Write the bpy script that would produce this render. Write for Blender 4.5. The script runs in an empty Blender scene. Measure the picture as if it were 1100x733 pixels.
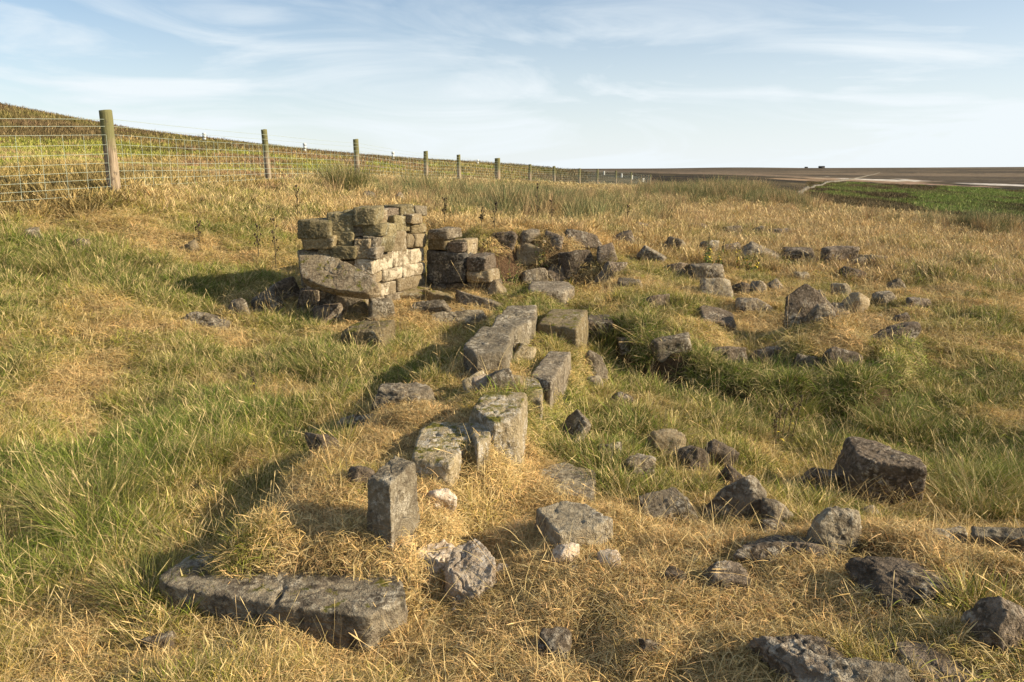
import bpy, bmesh, math, random
import numpy as np
from mathutils import Vector, Matrix, Quaternion
R = math.radians
rng = np.random.default_rng(7)
random.seed(7)
scn = bpy.context.scene
COL = scn.collection

# ------------------------------------------------------------------ camera
FPX = 856.0; W0, H0 = 1100.0, 733.0
EYE = 1.65
PITCH = math.atan((366.5 - 183.0) / FPX)
cd = bpy.data.cameras.new('camera'); cam = bpy.data.objects.new('camera', cd); COL.objects.link(cam)
cd.sensor_width = 36.0; cd.lens = 36.0 * FPX / W0
cd.clip_start = 0.05; cd.clip_end = 20000
cam.location = (0, 0, EYE); cam.rotation_euler = (math.pi / 2 - PITCH, 0, 0)
scn.camera = cam

# ------------------------------------------------------------------ light
SUN_EL = R(25.0); SUN_AZ = R(99.0)       # azimuth clockwise from +Y (view direction)
sl = bpy.data.lights.new('sun', 'SUN'); sl.energy = 5.0; sl.angle = R(0.6); sl.color = (1.0, 0.86, 0.64)
sun = bpy.data.objects.new('sun', sl); COL.objects.link(sun)
sdir = Vector((math.cos(SUN_EL) * math.sin(SUN_AZ), math.cos(SUN_EL) * math.cos(SUN_AZ), math.sin(SUN_EL)))
sun.rotation_euler = sdir.to_track_quat('Z', 'Y').to_euler()

world = bpy.data.worlds.new('World'); scn.world = world; world.use_nodes = True
nt = world.node_tree; N = nt.nodes; L = nt.links
N.clear()
wo = N.new('ShaderNodeOutputWorld'); bg = N.new('ShaderNodeBackground'); sky = N.new('ShaderNodeTexSky')
sky.sky_type = 'NISHITA'; sky.sun_disc = False; sky.sun_elevation = SUN_EL; sky.sun_rotation = SUN_AZ
sky.altitude = 350; sky.air_density = 1.0; sky.dust_density = .6; sky.ozone_density = 2.2
bg.inputs[1].default_value = 0.083
# thin cirrus: a veil of cloud noise on a plane high above, fading into the hazy horizon
tc = N.new('ShaderNodeTexCoord'); sep = N.new('ShaderNodeSeparateXYZ'); L.new(tc.outputs['Generated'], sep.inputs[0])
def m_(op, a, b=None, c=None):
    n = N.new('ShaderNodeMath'); n.operation = op
    for i, s in enumerate((a, b, c)):
        if s is None: continue
        if isinstance(s, (int, float)): n.inputs[i].default_value = s
        else: L.new(s, n.inputs[i])
    return n.outputs[0]
zc = m_('MAXIMUM', sep.outputs[2], 0.0)
zz = m_('ADD', zc, 0.10)
px_ = m_('DIVIDE', sep.outputs[0], zz); py_ = m_('DIVIDE', sep.outputs[1], zz)
cb = N.new('ShaderNodeCombineXYZ'); L.new(px_, cb.inputs[0]); L.new(py_, cb.inputs[1])
mp = N.new('ShaderNodeMapping'); mp.inputs['Rotation'].default_value = (0, R(17), 0); mp.inputs['Scale'].default_value = (1.7, 1.7, 9.5)
L.new(tc.outputs['Generated'], mp.inputs[0])
n1 = N.new('ShaderNodeTexNoise'); n1.inputs['Scale'].default_value = 1.5; n1.inputs['Detail'].default_value = 7; n1.inputs['Roughness'].default_value = .58
n1.inputs['Distortion'].default_value = 1.1
L.new(mp.outputs[0], n1.inputs['Vector'])
n2 = N.new('ShaderNodeTexNoise'); n2.inputs['Scale'].default_value = 2.6; n2.inputs['Detail'].default_value = 3
L.new(tc.outputs['Generated'], n2.inputs['Vector'])
mr = N.new('ShaderNodeMapRange'); mr.inputs[1].default_value = .46; mr.inputs[2].default_value = .72; L.new(n1.outputs[0], mr.inputs[0])
mr2 = N.new('ShaderNodeMapRange'); mr2.inputs[1].default_value = .35; mr2.inputs[2].default_value = .65; L.new(n2.outputs[0], mr2.inputs[0])
cl = m_('MULTIPLY', mr.outputs[0], m_('MULTIPLY_ADD', mr2.outputs[0], .62, .30))
hz = m_('POWER', m_('SUBTRACT', 1.0, m_('MINIMUM', m_('MULTIPLY', zc, 5.0), 1.0)), 1.2)
# more veil towards the right-hand (sunward) sky
sw = N.new('ShaderNodeMapRange'); sw.inputs[1].default_value = -.7; sw.inputs[2].default_value = .7; sw.inputs[3].default_value = .02; sw.inputs[4].default_value = .30
L.new(sep.outputs[0], sw.inputs[0])
fac = m_('MINIMUM', m_('ADD', m_('ADD', m_('MULTIPLY', cl, .85), m_('MULTIPLY', hz, .72)), sw.outputs[0]), .95)
mx = N.new('ShaderNodeMix'); mx.data_type = 'RGBA'
mx.inputs[7].default_value = (6.5, 7.0, 7.3, 1)
L.new(fac, mx.inputs[0])
L.new(sky.outputs[0], mx.inputs[6]); L.new(mx.outputs[2], bg.inputs[0]); L.new(bg.outputs[0], wo.inputs[0])

vs = scn.view_settings; vs.view_transform = 'Standard'; vs.look = 'None'; vs.exposure = 0.73; vs.gamma = 1.0; vs.use_curve_mapping = False
scn.render.engine = 'CYCLES'
scn.cycles.max_bounces = 6; scn.cycles.transparent_max_bounces = 4

# ------------------------------------------------------------------ noise
_T3 = np.random.default_rng(3).random((64, 64, 64)).astype(np.float32)
_T2 = np.random.default_rng(4).random((256, 256)).astype(np.float32)
def n2d(x, y):
    x = np.asarray(x, float); y = np.asarray(y, float)
    xi = np.floor(x).astype(int); yi = np.floor(y).astype(int); fx = x - xi; fy = y - yi
    fx = fx * fx * (3 - 2 * fx); fy = fy * fy * (3 - 2 * fy)
    a = _T2[xi & 255, yi & 255]; b = _T2[(xi + 1) & 255, yi & 255]; c = _T2[xi & 255, (yi + 1) & 255]; d = _T2[(xi + 1) & 255, (yi + 1) & 255]
    return (a * (1 - fx) + b * fx) * (1 - fy) + (c * (1 - fx) + d * fx) * fy - .5
def fbm2(x, y, o=4, g=.5):
    s = 0; a = 1
    for i in range(o):
        s = s + a * n2d(x * 2 ** i + 17.3 * i, y * 2 ** i - 9.1 * i); a *= g
    return s
def n3d(p):
    pi = np.floor(p).astype(int); f = p - pi; f = f * f * (3 - 2 * f); pi &= 63; q = (pi + 1) & 63
    x0, y0, z0 = pi[:, 0], pi[:, 1], pi[:, 2]; x1, y1, z1 = q[:, 0], q[:, 1], q[:, 2]; fx, fy, fz = f[:, 0], f[:, 1], f[:, 2]
    c = lambda a, b, t: a * (1 - t) + b * t
    return c(c(c(_T3[x0, y0, z0], _T3[x1, y0, z0], fx), c(_T3[x0, y1, z0], _T3[x1, y1, z0], fx), fy),
             c(c(_T3[x0, y0, z1], _T3[x1, y0, z1], fx), c(_T3[x0, y1, z1], _T3[x1, y1, z1], fx), fy), fz) - .5
def fbm3(p, o=4, g=.5):
    s = 0; a = 1
    for i in range(o):
        s = s + a * n3d(p * 2 ** i + 13.7 * i); a *= g
    return s
def sm(x): x = np.clip(x, 0, 1); return x * x * (3 - 2 * x)

# ------------------------------------------------------------------ surveying helpers
cp, sp_ = math.cos(PITCH), math.sin(PITCH)
def ray(u, v):
    a = (u - 550.0) / FPX; b = (366.5 - v) / FPX
    return np.array([a, cp + b * sp_, -sp_ + b * cp])
def at_y(u, v, y):                       # world point seen towards (u,v) at forward distance y
    r = ray(u, v); return np.array([0, 0, EYE]) + r * (y / r[1])
def at_z(u, v, z):
    r = ray(u, v); return np.array([0, 0, EYE]) + r * ((z - EYE) / r[2])
def proj(p):
    d = np.array(p) - np.array([0, 0, EYE]); z = d[1] * cp - d[2] * sp_; up = d[1] * sp_ + d[2] * cp
    return 550 + FPX * d[0] / z, 366.5 - FPX * up / z, z

# ------------------------------------------------------------------ terrain height
FENCE = [(-9.4, 7.1, 1.02), (-5.93, 12.1, 1.25), (-5.58, 18.7, 1.30), (-4.64, 24.5, 1.30), (-3.28, 31, 1.10), (-2.35, 36, 1.06), (-.75, 42, .94), (1.0, 46, .72),
         (2.7, 52, .65), (4.8, 58, .52), (6.7, 64, .48), (9.2, 72, .35), (11.7, 80, .22), (16.0, 94, -.1)]
CW = []      # world controls x,y,z
for x, y, z in FENCE: CW.append((x, y, z))
for u, v, d in [(100, 330, 8.3), (100, 260, 10.4), (20, 250, 10.4), (250, 250, 12.0), (300, 225, 14.5), (230, 330, 8.9), (380, 352, 8.35), (440, 330, 9.4), (330, 347, 8.7),
                (380, 222, 15.5), (450, 232, 15), (500, 244, 13.6), (600, 238, 17.5), (600, 250, 14.2), (680, 246, 15.5), (640, 212, 30), (760, 208, 34), (700, 225, 23),
                (560, 310, 10.2), (640, 318, 9.9), (720, 300, 11.6), (800, 300, 11.8), (900, 300, 12.0), (900, 260, 16), (800, 255, 16.5), (1000, 280, 13.5), (900, 229, 25), (1000, 238, 25), (1100, 249, 24),
                (840, 212, 33), (1050, 350, 8.9), (900, 355, 8.8), (760, 355, 8.7), (1000, 420, 6.7), (800, 430, 6.5), (700, 400, 7.1), (650, 430, 6.1), (900, 480, 5.35), (1060, 520, 4.6), (740, 500, 4.75),
                (620, 350, 8.4), (480, 350, 8.6), (200, 400, 6.8), (50, 420, 6.3), (50, 520, 4.5), (200, 520, 4.25), (400, 400, 6.5), (300, 460, 5.2), (700, 640, 2.9), (1000, 640, 2.7), (1000, 583, 3.3), (800, 583, 3.35), (500, 700, 2.5), (100, 700, 2.5), (300, 640, 2.95),
                (600, 600, 3.2), (1000, 720, 2.3), (1150, 640, 2.75),
                # left hill
                (0, 119, 62), (60, 129, 66), (118, 140, 70), (219, 151.5, 78), (285, 160, 84), (382, 172, 95), (457, 177.5, 110), (535, 181.5, 130),
                (0, 160, 36), (118, 178, 40), (285, 185, 44), (382, 190, 46), (-150, 90, 60), (-150, 150, 34), (-200, 230, 10),
                # beyond the crest on the right, valley and moor
                (800, 210, 60), (930, 243, 33), (1060, 256, 33), (1200, 262, 26),
                (700, 195, 120), (800, 206, 130), (900, 219, 130), (1000, 228, 130), (1100, 237, 130), (1250, 250, 130),
                (600, 188, 250), (750, 194, 300), (900, 203, 300), (1000, 207, 300), (1100, 211, 300), (1300, 216, 300),
                (600, 185.5, 600), (800, 189, 700), (950, 195, 700), (1100, 198, 700), (1300, 199, 700),
                (500, 183, 1400), (700, 184.5, 1500), (900, 187.5, 1500), (1100, 188.5, 1500),
                (400, 182, 3400), (600, 182.3, 3400), (690, 182, 3400), (770, 180, 3400), (900, 181, 3400), (1100, 179.5, 3400), (1300, 179, 3400)]:
    CW.append(tuple(at_y(u, v, d)))
for az, r, z in [(180, 1.5, 0), (120, 1.5, 0), (-120, 1.5, 0), (0, 1.0, 0), (60, 1.5, 0), (-60, 1.5, 0), (180, 8, 0), (110, 8, -.3), (-110, 8, .6), (75, 5, 0), (-75, 5, .2), (180, 60, -2), (100, 60, -5), (-100, 60, 6), (-70, 60, 8),
                 (-60, 200, 16), (-25, 400, 3), (-100, 300, 10), (180, 300, -8), (100, 300, -12), (60, 300, -10), (60, 3400, 10), (120, 3400, 8), (180, 3400, 8), (-120, 3400, 12), (-60, 3400, 12), (-30, 1000, 2)]:
    CW.append((r * math.sin(R(az)), r * math.cos(R(az)), z))
CW = np.array(CW)
def feat(x, y):
    r = np.maximum(np.hypot(x, y), .3); th = np.arctan2(x, y)
    return np.stack([np.sin(th) * 1.6, np.cos(th) * 1.6, np.log(r)], -1)
_F = feat(CW[:, 0], CW[:, 1])
_c2 = .16 ** 2
_A = np.sqrt(((_F[:, None] - _F[None]) ** 2).sum(-1) + _c2)
_n = len(CW)
_M = np.zeros((_n + 1, _n + 1)); _M[:_n, :_n] = _A - np.eye(_n) * .004; _M[:_n, _n] = 1; _M[_n, :_n] = 1
_w = np.linalg.solve(_M, np.append(CW[:, 2], 0))
def base_h(x, y):
    sh = x.shape; x = x.ravel(); y = y.ravel(); out = np.empty(x.size)
    for i in range(0, x.size, 100000):
        f = feat(x[i:i + 100000], y[i:i + 100000])
        d2 = (f ** 2).sum(1)[:, None] + (_F ** 2).sum(1)[None] - 2 * f @ _F.T
        out[i:i + 100000] = np.sqrt(np.maximum(d2, 0) + _c2) @ _w[:_n] + _w[_n]
    return out.reshape(sh)
def polyw(pts, z=0.0):
    return np.array([at_z(u, v, z)[:2] for u, v in pts])
def sdf(x, y, P):                         # signed distance to polygon, negative inside
    d = np.full(x.shape, 1e9); ins = np.zeros(x.shape, bool); n = len(P)
    for i in range(n):
        a = P[i]; b = P[(i + 1) % n]; e = b - a; L2 = e @ e + 1e-9
        t = np.clip(((x - a[0]) * e[0] + (y - a[1]) * e[1]) / L2, 0, 1)
        d = np.minimum(d, np.hypot(x - a[0] - t * e[0], y - a[1] - t * e[1]))
        c = (a[1] > y) != (b[1] > y)
        with np.errstate(divide='ignore', invalid='ignore'):
            xi = a[0] + (y - a[1]) * e[0] / (e[1] if abs(e[1]) > 1e-9 else 1e-9)
        ins ^= c & (x < xi)
    return np.where(ins, -d, d)
# raised / sunken pieces: polygon, height, soft edge
BANK = polyw([(235, 588), (290, 528), (335, 478), (400, 440), (455, 405), (505, 372), (520, 345), (548, 326), (585, 326), (625, 345), (628, 372), (612, 405), (588, 440), (562, 470), (530, 500), (486, 525), (468, 560), (440, 588), (360, 585)], .2)
RIDGE = polyw([(470, 452), (500, 420), (520, 385), (530, 350), (552, 330), (585, 330), (602, 352), (585, 392), (548, 430), (510, 462)], .35)
RBANK = polyw([(632, 338), (655, 352), (700, 369), (790, 380), (850, 384), (930, 388), (975, 376), (990, 358), (900, 345), (760, 338), (690, 322)], .12)
PIT = np.array([at_y(*q)[:2] for q in [(505, 262, 12.0), (560, 262, 12.4), (590, 268, 12.2), (640, 272, 12), (672, 285, 11.4), (650, 305, 10.6), (600, 312, 10.2), (540, 312, 10.2), (500, 300, 10.4)]])
SHELF = np.array([at_y(*q)[:2] for q in [(505, 246, 12.6), (560, 243, 13.4), (640, 246, 14), (640, 262, 12.6), (590, 262, 12.2), (505, 262, 11.9)]])
MOUND = polyw([(560, 560), (640, 548), (760, 566), (880, 578), (1000, 578), (1180, 580), (1300, 760), (900, 800), (700, 720), (600, 640)], .1)
HOLL = polyw([(790, 405), (930, 405), (1120, 430), (1160, 560), (1000, 560), (860, 530), (800, 470)], 0)
def height(x, y, fine=True):
    x = np.asarray(x, float); y = np.asarray(y, float)
    z = base_h(x, y)
    r = np.hypot(x, y)
    near = sm((30 - r) / 15)
    k = r < 20
    if k.any():
        xk, yk = x[k], y[k]
        wx = xk + .10 * fbm2(xk * 3, yk * 3, 3); wy = yk + .10 * fbm2(xk * 3 + 40, yk * 3, 3)
        a = np.zeros(xk.shape)
        a += .20 * sm(.5 - sdf(wx, wy, BANK) / .22)
        a += .05 * sm(.5 - sdf(wx, wy, RIDGE) / .28)
        a += (.24 + .25 * n2d(xk * 2.2, yk * 2.2)) * sm(.5 - sdf(wx, wy, RBANK) / .14)
        a -= .40 * sm(.5 - sdf(wx, wy, PIT) / .22)
        a += .16 * sm(.5 - sdf(wx, wy, SHELF) / .25)
        a += .12 * sm(.5 - sdf(wx, wy, MOUND) / .45)
        a -= .10 * sm(.5 - sdf(wx, wy, HOLL) / .6)
        z = z.copy(); z[k] += a
    z = z + .10 * fbm2(x / 2.3, y / 2.3, 2) * np.clip(r / 8, .3, 1) * sm((200 - r) / 100)
    z = z + .9 * fbm2(x / 31 + 5, y / 31, 3) * sm((r - 36) / 60) * sm((1500 - r) / 1000)
    if fine:
        z = z + (.115 * fbm2(x / .50, y / .50, 3) + .034 * fbm2(x / .12, y / .12, 2)) * near
    return z
def hz1(x, y): return float(height(np.array([x]), np.array([y]))[0])
def hit(u, v, off=0.):
    r = ray(u, v); t = np.geomspace(1.2, 5000, 700)
    p = r[None] * t[:, None]; b = p[:, 2] + EYE < height(p[:, 0], p[:, 1]) + off
    if not b.any(): return None
    i = int(np.argmax(b)); lo, hi = t[max(i - 1, 0)], t[i]
    for _ in range(4):
        tt = np.linspace(lo, hi, 12); p = r[None] * tt[:, None]
        b = p[:, 2] + EYE < height(p[:, 0], p[:, 1]) + off; j = int(np.argmax(b)) if b.any() else 11
        lo, hi = tt[max(j - 1, 0)], tt[j]
    return r * hi + np.array([0, 0, EYE])

# ------------------------------------------------------------------ object helpers
def tag(o, label=None, cat=None, group=None, kind=None):
    if label: o['label'] = label
    if cat: o['category'] = cat
    if group: o['group'] = group
    if kind: o['kind'] = kind
    return o
def mesh_np(name, V, faces_flat, nper, mat=None, smooth=True, link=True):
    me = bpy.data.meshes.new(name); V = np.asarray(V, np.float32)
    me.vertices.add(len(V)); me.vertices.foreach_set('co', V.ravel())
    F = np.asarray(faces_flat, np.int32).reshape(-1, nper); nf = len(F)
    me.loops.add(F.size); me.loops.foreach_set('vertex_index', F.ravel())
    me.polygons.add(nf); me.polygons.foreach_set('loop_start', np.arange(0, F.size, nper, dtype=np.int32))
    try: me.polygons.foreach_set('loop_total', np.full(nf, nper, np.int32))
    except Exception: pass
    me.update(calc_edges=True); me.validate()
    if smooth: me.polygons.foreach_set('use_smooth', np.ones(len(me.polygons), bool))
    o = bpy.data.objects.new(name, me)
    if mat: me.materials.append(mat)
    if link: COL.objects.link(o)
    return o
def empty(name, loc, rz=0):
    o = bpy.data.objects.new(name, None); COL.objects.link(o); o.location = loc; o.rotation_euler = (0, 0, rz); o.empty_display_size = .2
    return o
def child(o, par):
    o.parent = par; o.matrix_parent_inverse = Matrix.Translation(-Vector(par.location)); return o
def fattr(me, name, arr, dom='POINT'):
    a = me.attributes.new(name, 'FLOAT', dom); a.data.foreach_set('value', np.asarray(arr, np.float32)); return a
def cattr(me, name, arr, dom='POINT'):
    arr = np.asarray(arr, np.float32)
    if arr.shape[1] == 3: arr = np.concatenate([arr, np.ones((len(arr), 1), np.float32)], 1)
    a = me.attributes.new(name, 'FLOAT_COLOR', dom); a.data.foreach_set('color', arr.ravel()); return a

# ------------------------------------------------------------------ materials
class NT:
    def __init__(s, name):
        s.m = bpy.data.materials.new(name); s.m.use_nodes = True; s.t = s.m.node_tree; s.t.nodes.clear()
    def n(s, ty, **kw):
        x = s.t.nodes.new(ty)
        for k, v in kw.items(): setattr(x, k, v)
        return x
    def l(s, a, b): s.t.links.new(a, b)
    def noise(s, vec, scale, det=4, rough=.55, dist=0):
        x = s.n('ShaderNodeTexNoise'); x.inputs['Scale'].default_value = scale; x.inputs['Detail'].default_value = det; x.inputs['Roughness'].default_value = rough; x.inputs['Distortion'].default_value = dist
        s.l(vec, x.inputs['Vector']); return x.outputs[0]
    def rng(s, v, a, b, c=0., d=1.):
        x = s.n('ShaderNodeMapRange'); x.interpolation_type = 'SMOOTHSTEP'
        for i, q in enumerate((a, b, c, d)): x.inputs[i + 1].default_value = q
        s.l(v, x.inputs[0]); return x.outputs[0]
    def mix(s, f, a, b, mode='MIX'):
        x = s.n('ShaderNodeMix', data_type='RGBA', blend_type=mode)
        for i, q in ((0, f), (6, a), (7, b)):
            if isinstance(q, (int, float)): x.inputs[i].default_value = q
            elif isinstance(q, tuple): x.inputs[i].default_value = q + (1,) if len(q) == 3 else q
            else: s.l(q, x.inputs[i])
        return x.outputs[2]
    def math(s, op, a, b=0.):
        x = s.n('ShaderNodeMath', operation=op)
        for i, q in enumerate((a, b)):
            if isinstance(q, (int, float)): x.inputs[i].default_value = q
            else: s.l(q, x.inputs[i])
        return x.outputs[0]
    def out(s, col, rough=.9, bump=None, bstr=.5, bdist=.02, spec=.2):
        b = s.n('ShaderNodeBsdfPrincipled'); o = s.n('ShaderNodeOutputMaterial')
        if isinstance(col, tuple): b.inputs['Base Color'].default_value = col + (1,)
        else: s.l(col, b.inputs['Base Color'])
        b.inputs['Roughness'].default_value = rough; b.inputs['Specular IOR Level'].default_value = spec
        if bump is not None:
            k = s.n('ShaderNodeBump'); k.inputs['Strength'].default_value = bstr; k.inputs['Distance'].default_value = bdist
            s.l(bump, k.inputs['Height']); s.l(k.outputs[0], b.inputs['Normal'])
        s.l(b.outputs[0], o.inputs[0]); return s.m

def rock_mat(name, c1, c2, c3, lich=.35, lcol=(.58, .51, .39), dark=.4, moss=.0, white=.0, scale=1.0):
    s = NT(name); g = s.n('ShaderNodeNewGeometry'); P = g.outputs['Position']
    oi = s.n('ShaderNodeObjectInfo')
    a = s.noise(P, 7 * scale, 6, .6, .3); b = s.noise(P, 38 * scale, 5, .65); c = s.noise(P, 150 * scale, 3, .6)
    col = s.mix(s.rng(a, .42, .58), c1, c2)
    col = s.mix(s.rng(b, .45, .66), col, c3)
    vr = s.rng(oi.outputs['Random'], 0, 1, .72, 1.2)
    hsv = s.n('ShaderNodeHueSaturation'); s.l(col, hsv.inputs['Color']); s.l(vr, hsv.inputs['Value']); col = hsv.outputs[0]
    # crusty lichen: pale rosettes of several sizes
    v = s.n('ShaderNodeTexVoronoi'); v.inputs['Scale'].default_value = 21 * scale; v.inputs['Randomness'].default_value = 1
    wn = s.noise(P, 30 * scale, 3); vm = s.n('ShaderNodeVectorMath', operation='ADD'); s.l(P, vm.inputs[0])
    wv = s.n('ShaderNodeTexNoise'); wv.inputs['Scale'].default_value = 26 * scale; s.l(P, wv.inputs[0])
    ws = s.n('ShaderNodeVectorMath', operation='SCALE'); ws.inputs['Scale'].default_value = .05; s.l(wv.outputs[1], ws.inputs[0]); s.l(ws.outputs[0], vm.inputs[1])
    s.l(vm.outputs[0], v.inputs['Vector'])
    blot = s.rng(s.noise(P, 5.5 * scale, 4, .6), .62 - .28 * lich, .70 - .2 * lich)
    spot = s.rng(v.outputs['Distance'], .50, .28)
    fine = s.rng(c, .36, .56)
    lf = s.math('MULTIPLY', s.math('MULTIPLY', blot, fine), s.math('MAXIMUM', spot, s.rng(b, .47, .6)))
    col = s.mix(s.math('MULTIPLY', lf, min(1.0, .55 + lich * .6)), col, lcol)
    dk = s.rng(s.noise(P, 11 * scale, 5, .65, .5), .60 - .16 * dark, .72 - .1 * dark)
    col = s.mix(s.math('MULTIPLY', dk, dark), col, (.035, .028, .02))
    if white > 0:
        w = s.rng(s.noise(P, 6.5, 6, .7, .4), .60 - .22 * white, .66 - .12 * white)
        col = s.mix(w, col, (.62, .53, .38))
    if moss > 0:
        nz = s.n('ShaderNodeSeparateXYZ'); s.l(g.outputs['Normal'], nz.inputs[0])
        mf = s.math('MULTIPLY', s.rng(nz.outputs[2], .3, .8), s.rng(s.noise(P, 9, 5, .7), .62 - .3 * moss, .68 - .2 * moss))
        mc = s.mix(s.rng(b, .4, .6), (.20, .17, .03), (.10, .10, .02))
        col = s.mix(mf, col, mc)
    bm = s.math('ADD', s.math('MULTIPLY', b, 1.0), s.math('MULTIPLY', c, .45)); bm = s.math('ADD', bm, s.math('MULTIPLY', a, 1.2))
    return s.out(col, .92, bm, 1.0, .028 / max(scale, .5), .15)

M = {}
M['grit'] = rock_mat('weathered_gritstone', (.27, .215, .145), (.135, .105, .07), (.36, .30, .21), lich=.45, dark=.55)
M['gritlight'] = rock_mat('pale_gritstone', (0.296, 0.242, 0.160), (0.187, 0.148, 0.098), (0.367, 0.312, 0.218), lich=.5, dark=.5)
M['gritgold'] = rock_mat('golden_gritstone', (0.285, 0.217, 0.116), (0.188, 0.143, 0.075), (0.345, 0.277, 0.165), lich=.30, dark=.35, moss=.35, lcol=(.52, .48, .36))
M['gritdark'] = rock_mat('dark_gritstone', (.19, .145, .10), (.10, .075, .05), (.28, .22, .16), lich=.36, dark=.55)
M['olive'] = rock_mat('algae_stained_stone', (0.272, 0.220, 0.112), (0.178, 0.146, 0.075), (0.356, 0.290, 0.169), lich=.3, dark=.4, moss=.12, lcol=(.5, .48, .36), scale=1.2)
M['tan'] = rock_mat('tan_sandstone', (0.338, 0.259, 0.151), (0.245, 0.180, 0.101), (0.396, 0.324, 0.209), lich=.3, dark=.2, scale=1.2)
M['lime'] = rock_mat('limewashed_stone', (0.330, 0.255, 0.158), (0.225, 0.173, 0.105), (0.375, 0.307, 0.210), lich=.2, dark=.2, white=.8, scale=1.2)
M['limeshade'] = rock_mat('shade_darkened_mortared_stone', (.15, .135, .11), (.09, .08, .065), (.22, .2, .17), lich=.3, dark=.5, white=.25)  # mortared stone of the return face, its shade painted into the colour
M['mortar'] = rock_mat('crumbled_lime_mortar', (0.595, 0.476, 0.344), (0.476, 0.357, 0.238), (0.714, 0.619, 0.500), lich=.3, dark=.1, lcol=(.66, .62, .56), scale=1.5)
M['slab'] = rock_mat('lichened_slab_stone', (0.243, 0.188, 0.116), (0.162, 0.121, 0.076), (0.324, 0.263, 0.173), lich=.3, dark=.5, moss=.22)
M['lintel'] = rock_mat('soot_stained_lintel_stone', (0.351, 0.286, 0.195), (0.195, 0.156, 0.111), (0.468, 0.403, 0.286), lich=.5, dark=.75, moss=.22)
M['ridge'] = rock_mat('sunbleached_ridge_stone', (0.408, 0.326, 0.194), (0.276, 0.214, 0.122), (0.510, 0.418, 0.276), lich=.6, dark=.42, moss=.42, lcol=(.62, .57, .48))

def grass_mat(name, trans=.08):
    s = NT(name)
    ia = s.n('ShaderNodeAttribute', attribute_type='INSTANCER', attribute_name='icol')
    ra = s.n('ShaderNodeAttribute', attribute_type='GEOMETRY', attribute_name='rnd')
    ba = s.n('ShaderNodeAttribute', attribute_type='GEOMETRY', attribute_name='dry')
    h = s.n('ShaderNodeHueSaturation'); s.l(ia.outputs['Color'], h.inputs['Color']); s.l(s.rng(ra.outputs['Fac'], 0, 1, .25, 1.7), h.inputs['Value'])
    s.l(s.rng(ra.outputs['Fac'], 0, 1, .515, .485), h.inputs['Hue'])
    col = s.mix(ba.outputs['Fac'], h.outputs[0], (.64, .49, .23))
    b = s.n('ShaderNodeBsdfPrincipled'); b.inputs['Roughness'].default_value = .7; b.inputs['Specular IOR Level'].default_value = .12; s.l(col, b.inputs['Base Color'])
    t = s.n('ShaderNodeBsdfTranslucent'); s.l(col, t.inputs[0]); mxs = s.n('ShaderNodeMixShader'); mxs.inputs[0].default_value = trans
    o = s.n('ShaderNodeOutputMaterial'); s.l(b.outputs[0], mxs.inputs[1]); s.l(t.outputs[0], mxs.inputs[2]); s.l(mxs.outputs[0], o.inputs[0])
    return s.m
GM = grass_mat('grass_blades')
def plain_blade_mat(name, c1, c2, trans=.3):
    s = NT(name); ra = s.n('ShaderNodeAttribute', attribute_type='GEOMETRY', attribute_name='rnd')
    ba = s.n('ShaderNodeAttribute', attribute_type='GEOMETRY', attribute_name='dry')
    col = s.mix(ra.outputs['Fac'], c1, c2); col = s.mix(ba.outputs['Fac'], col, (.55, .40, .2))
    b = s.n('ShaderNodeBsdfPrincipled'); b.inputs['Roughness'].default_value = .55; b.inputs['Specular IOR Level'].default_value = .25; s.l(col, b.inputs['Base Color'])
    t = s.n('ShaderNodeBsdfTranslucent'); s.l(col, t.inputs[0]); mxs = s.n('ShaderNodeMixShader'); mxs.inputs[0].default_value = trans
    o = s.n('ShaderNodeOutputMaterial'); s.l(b.outputs[0], mxs.inputs[1]); s.l(t.outputs[0], mxs.inputs[2]); s.l(mxs.outputs[0], o.inputs[0])
    return s.m

# ------------------------------------------------------------------ vegetation colour map (numpy, world space)
def W(u, v):
    p = hit(u, v); return p
def blob(u, v, ru, ry, w):
    p = W(u, v); d = math.hypot(p[0], p[1]); return (p[0], p[1], ru / FPX * d, ry, w)
GREEN = [blob(*b) for b in [(110, 500, 150, 1.0, .8), (60, 600, 110, .5, .6), (230, 455, 90, .6, .45), (345, 385, 50, .5, .8), (60, 272, 45, .5, .7), (190, 410, 160, 1.2, .25), (30, 400, 80, .8, .3),
         (850, 415, 110, .8, .8), (970, 440, 80, .6, .8), (1060, 520, 90, .45, .95), (740, 430, 70, .7, .5), (1000, 400, 120, .5, .3), (690, 520, 60, .4, .35), (665, 352, 28, .4, .9), (610, 425, 22, .5, .4),
         (800, 285, 60, .7, .7), (640, 300, 40, .4, .5), (720, 330, 110, .5, .35), (560, 222, 170, 4, .45), (240, 240, 120, 1.5, .35), (330, 345, 40, .5, .4), (880, 320, 120, 1.5, .15), (180, 300, 120, 1.0, .3), (430, 590, 40, .12, -.3), (830, 250, 60, 2, .5), (1030, 250, 60, 1.5, .5), (760, 210, 110, 4, .5), (420, 370, 60, .5, .35), (900, 540, 60, .25, .3), (640, 480, 50, .4, .3)]]
DRY = [blob(*b) for b in [(740, 362, 90, .25, .6), (900, 372, 70, .25, .6), (300, 560, 90, .5, .8), (480, 640, 150, .6, .55), (800, 640, 320, .7, .9), (520, 400, 90, 1.2, .8), (430, 450, 70, .5, .8), (600, 560, 90, .5, .6), (820, 355, 130, .5, .5), (560, 245, 150, 1.0, .7), (850, 245, 200, 3, .4), (70, 415, 50, .4, .7), (1000, 240, 200, 5, .5), (1000, 300, 150, 2.5, .35), (620, 400, 40, .4, .2), (250, 690, 200, .3, .35), (460, 345, 90, .9, .55), (440, 330, 60, .5, .5), (560, 290, 60, .8, .4), (90, 225, 250, 1.4, .35)]]
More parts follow.
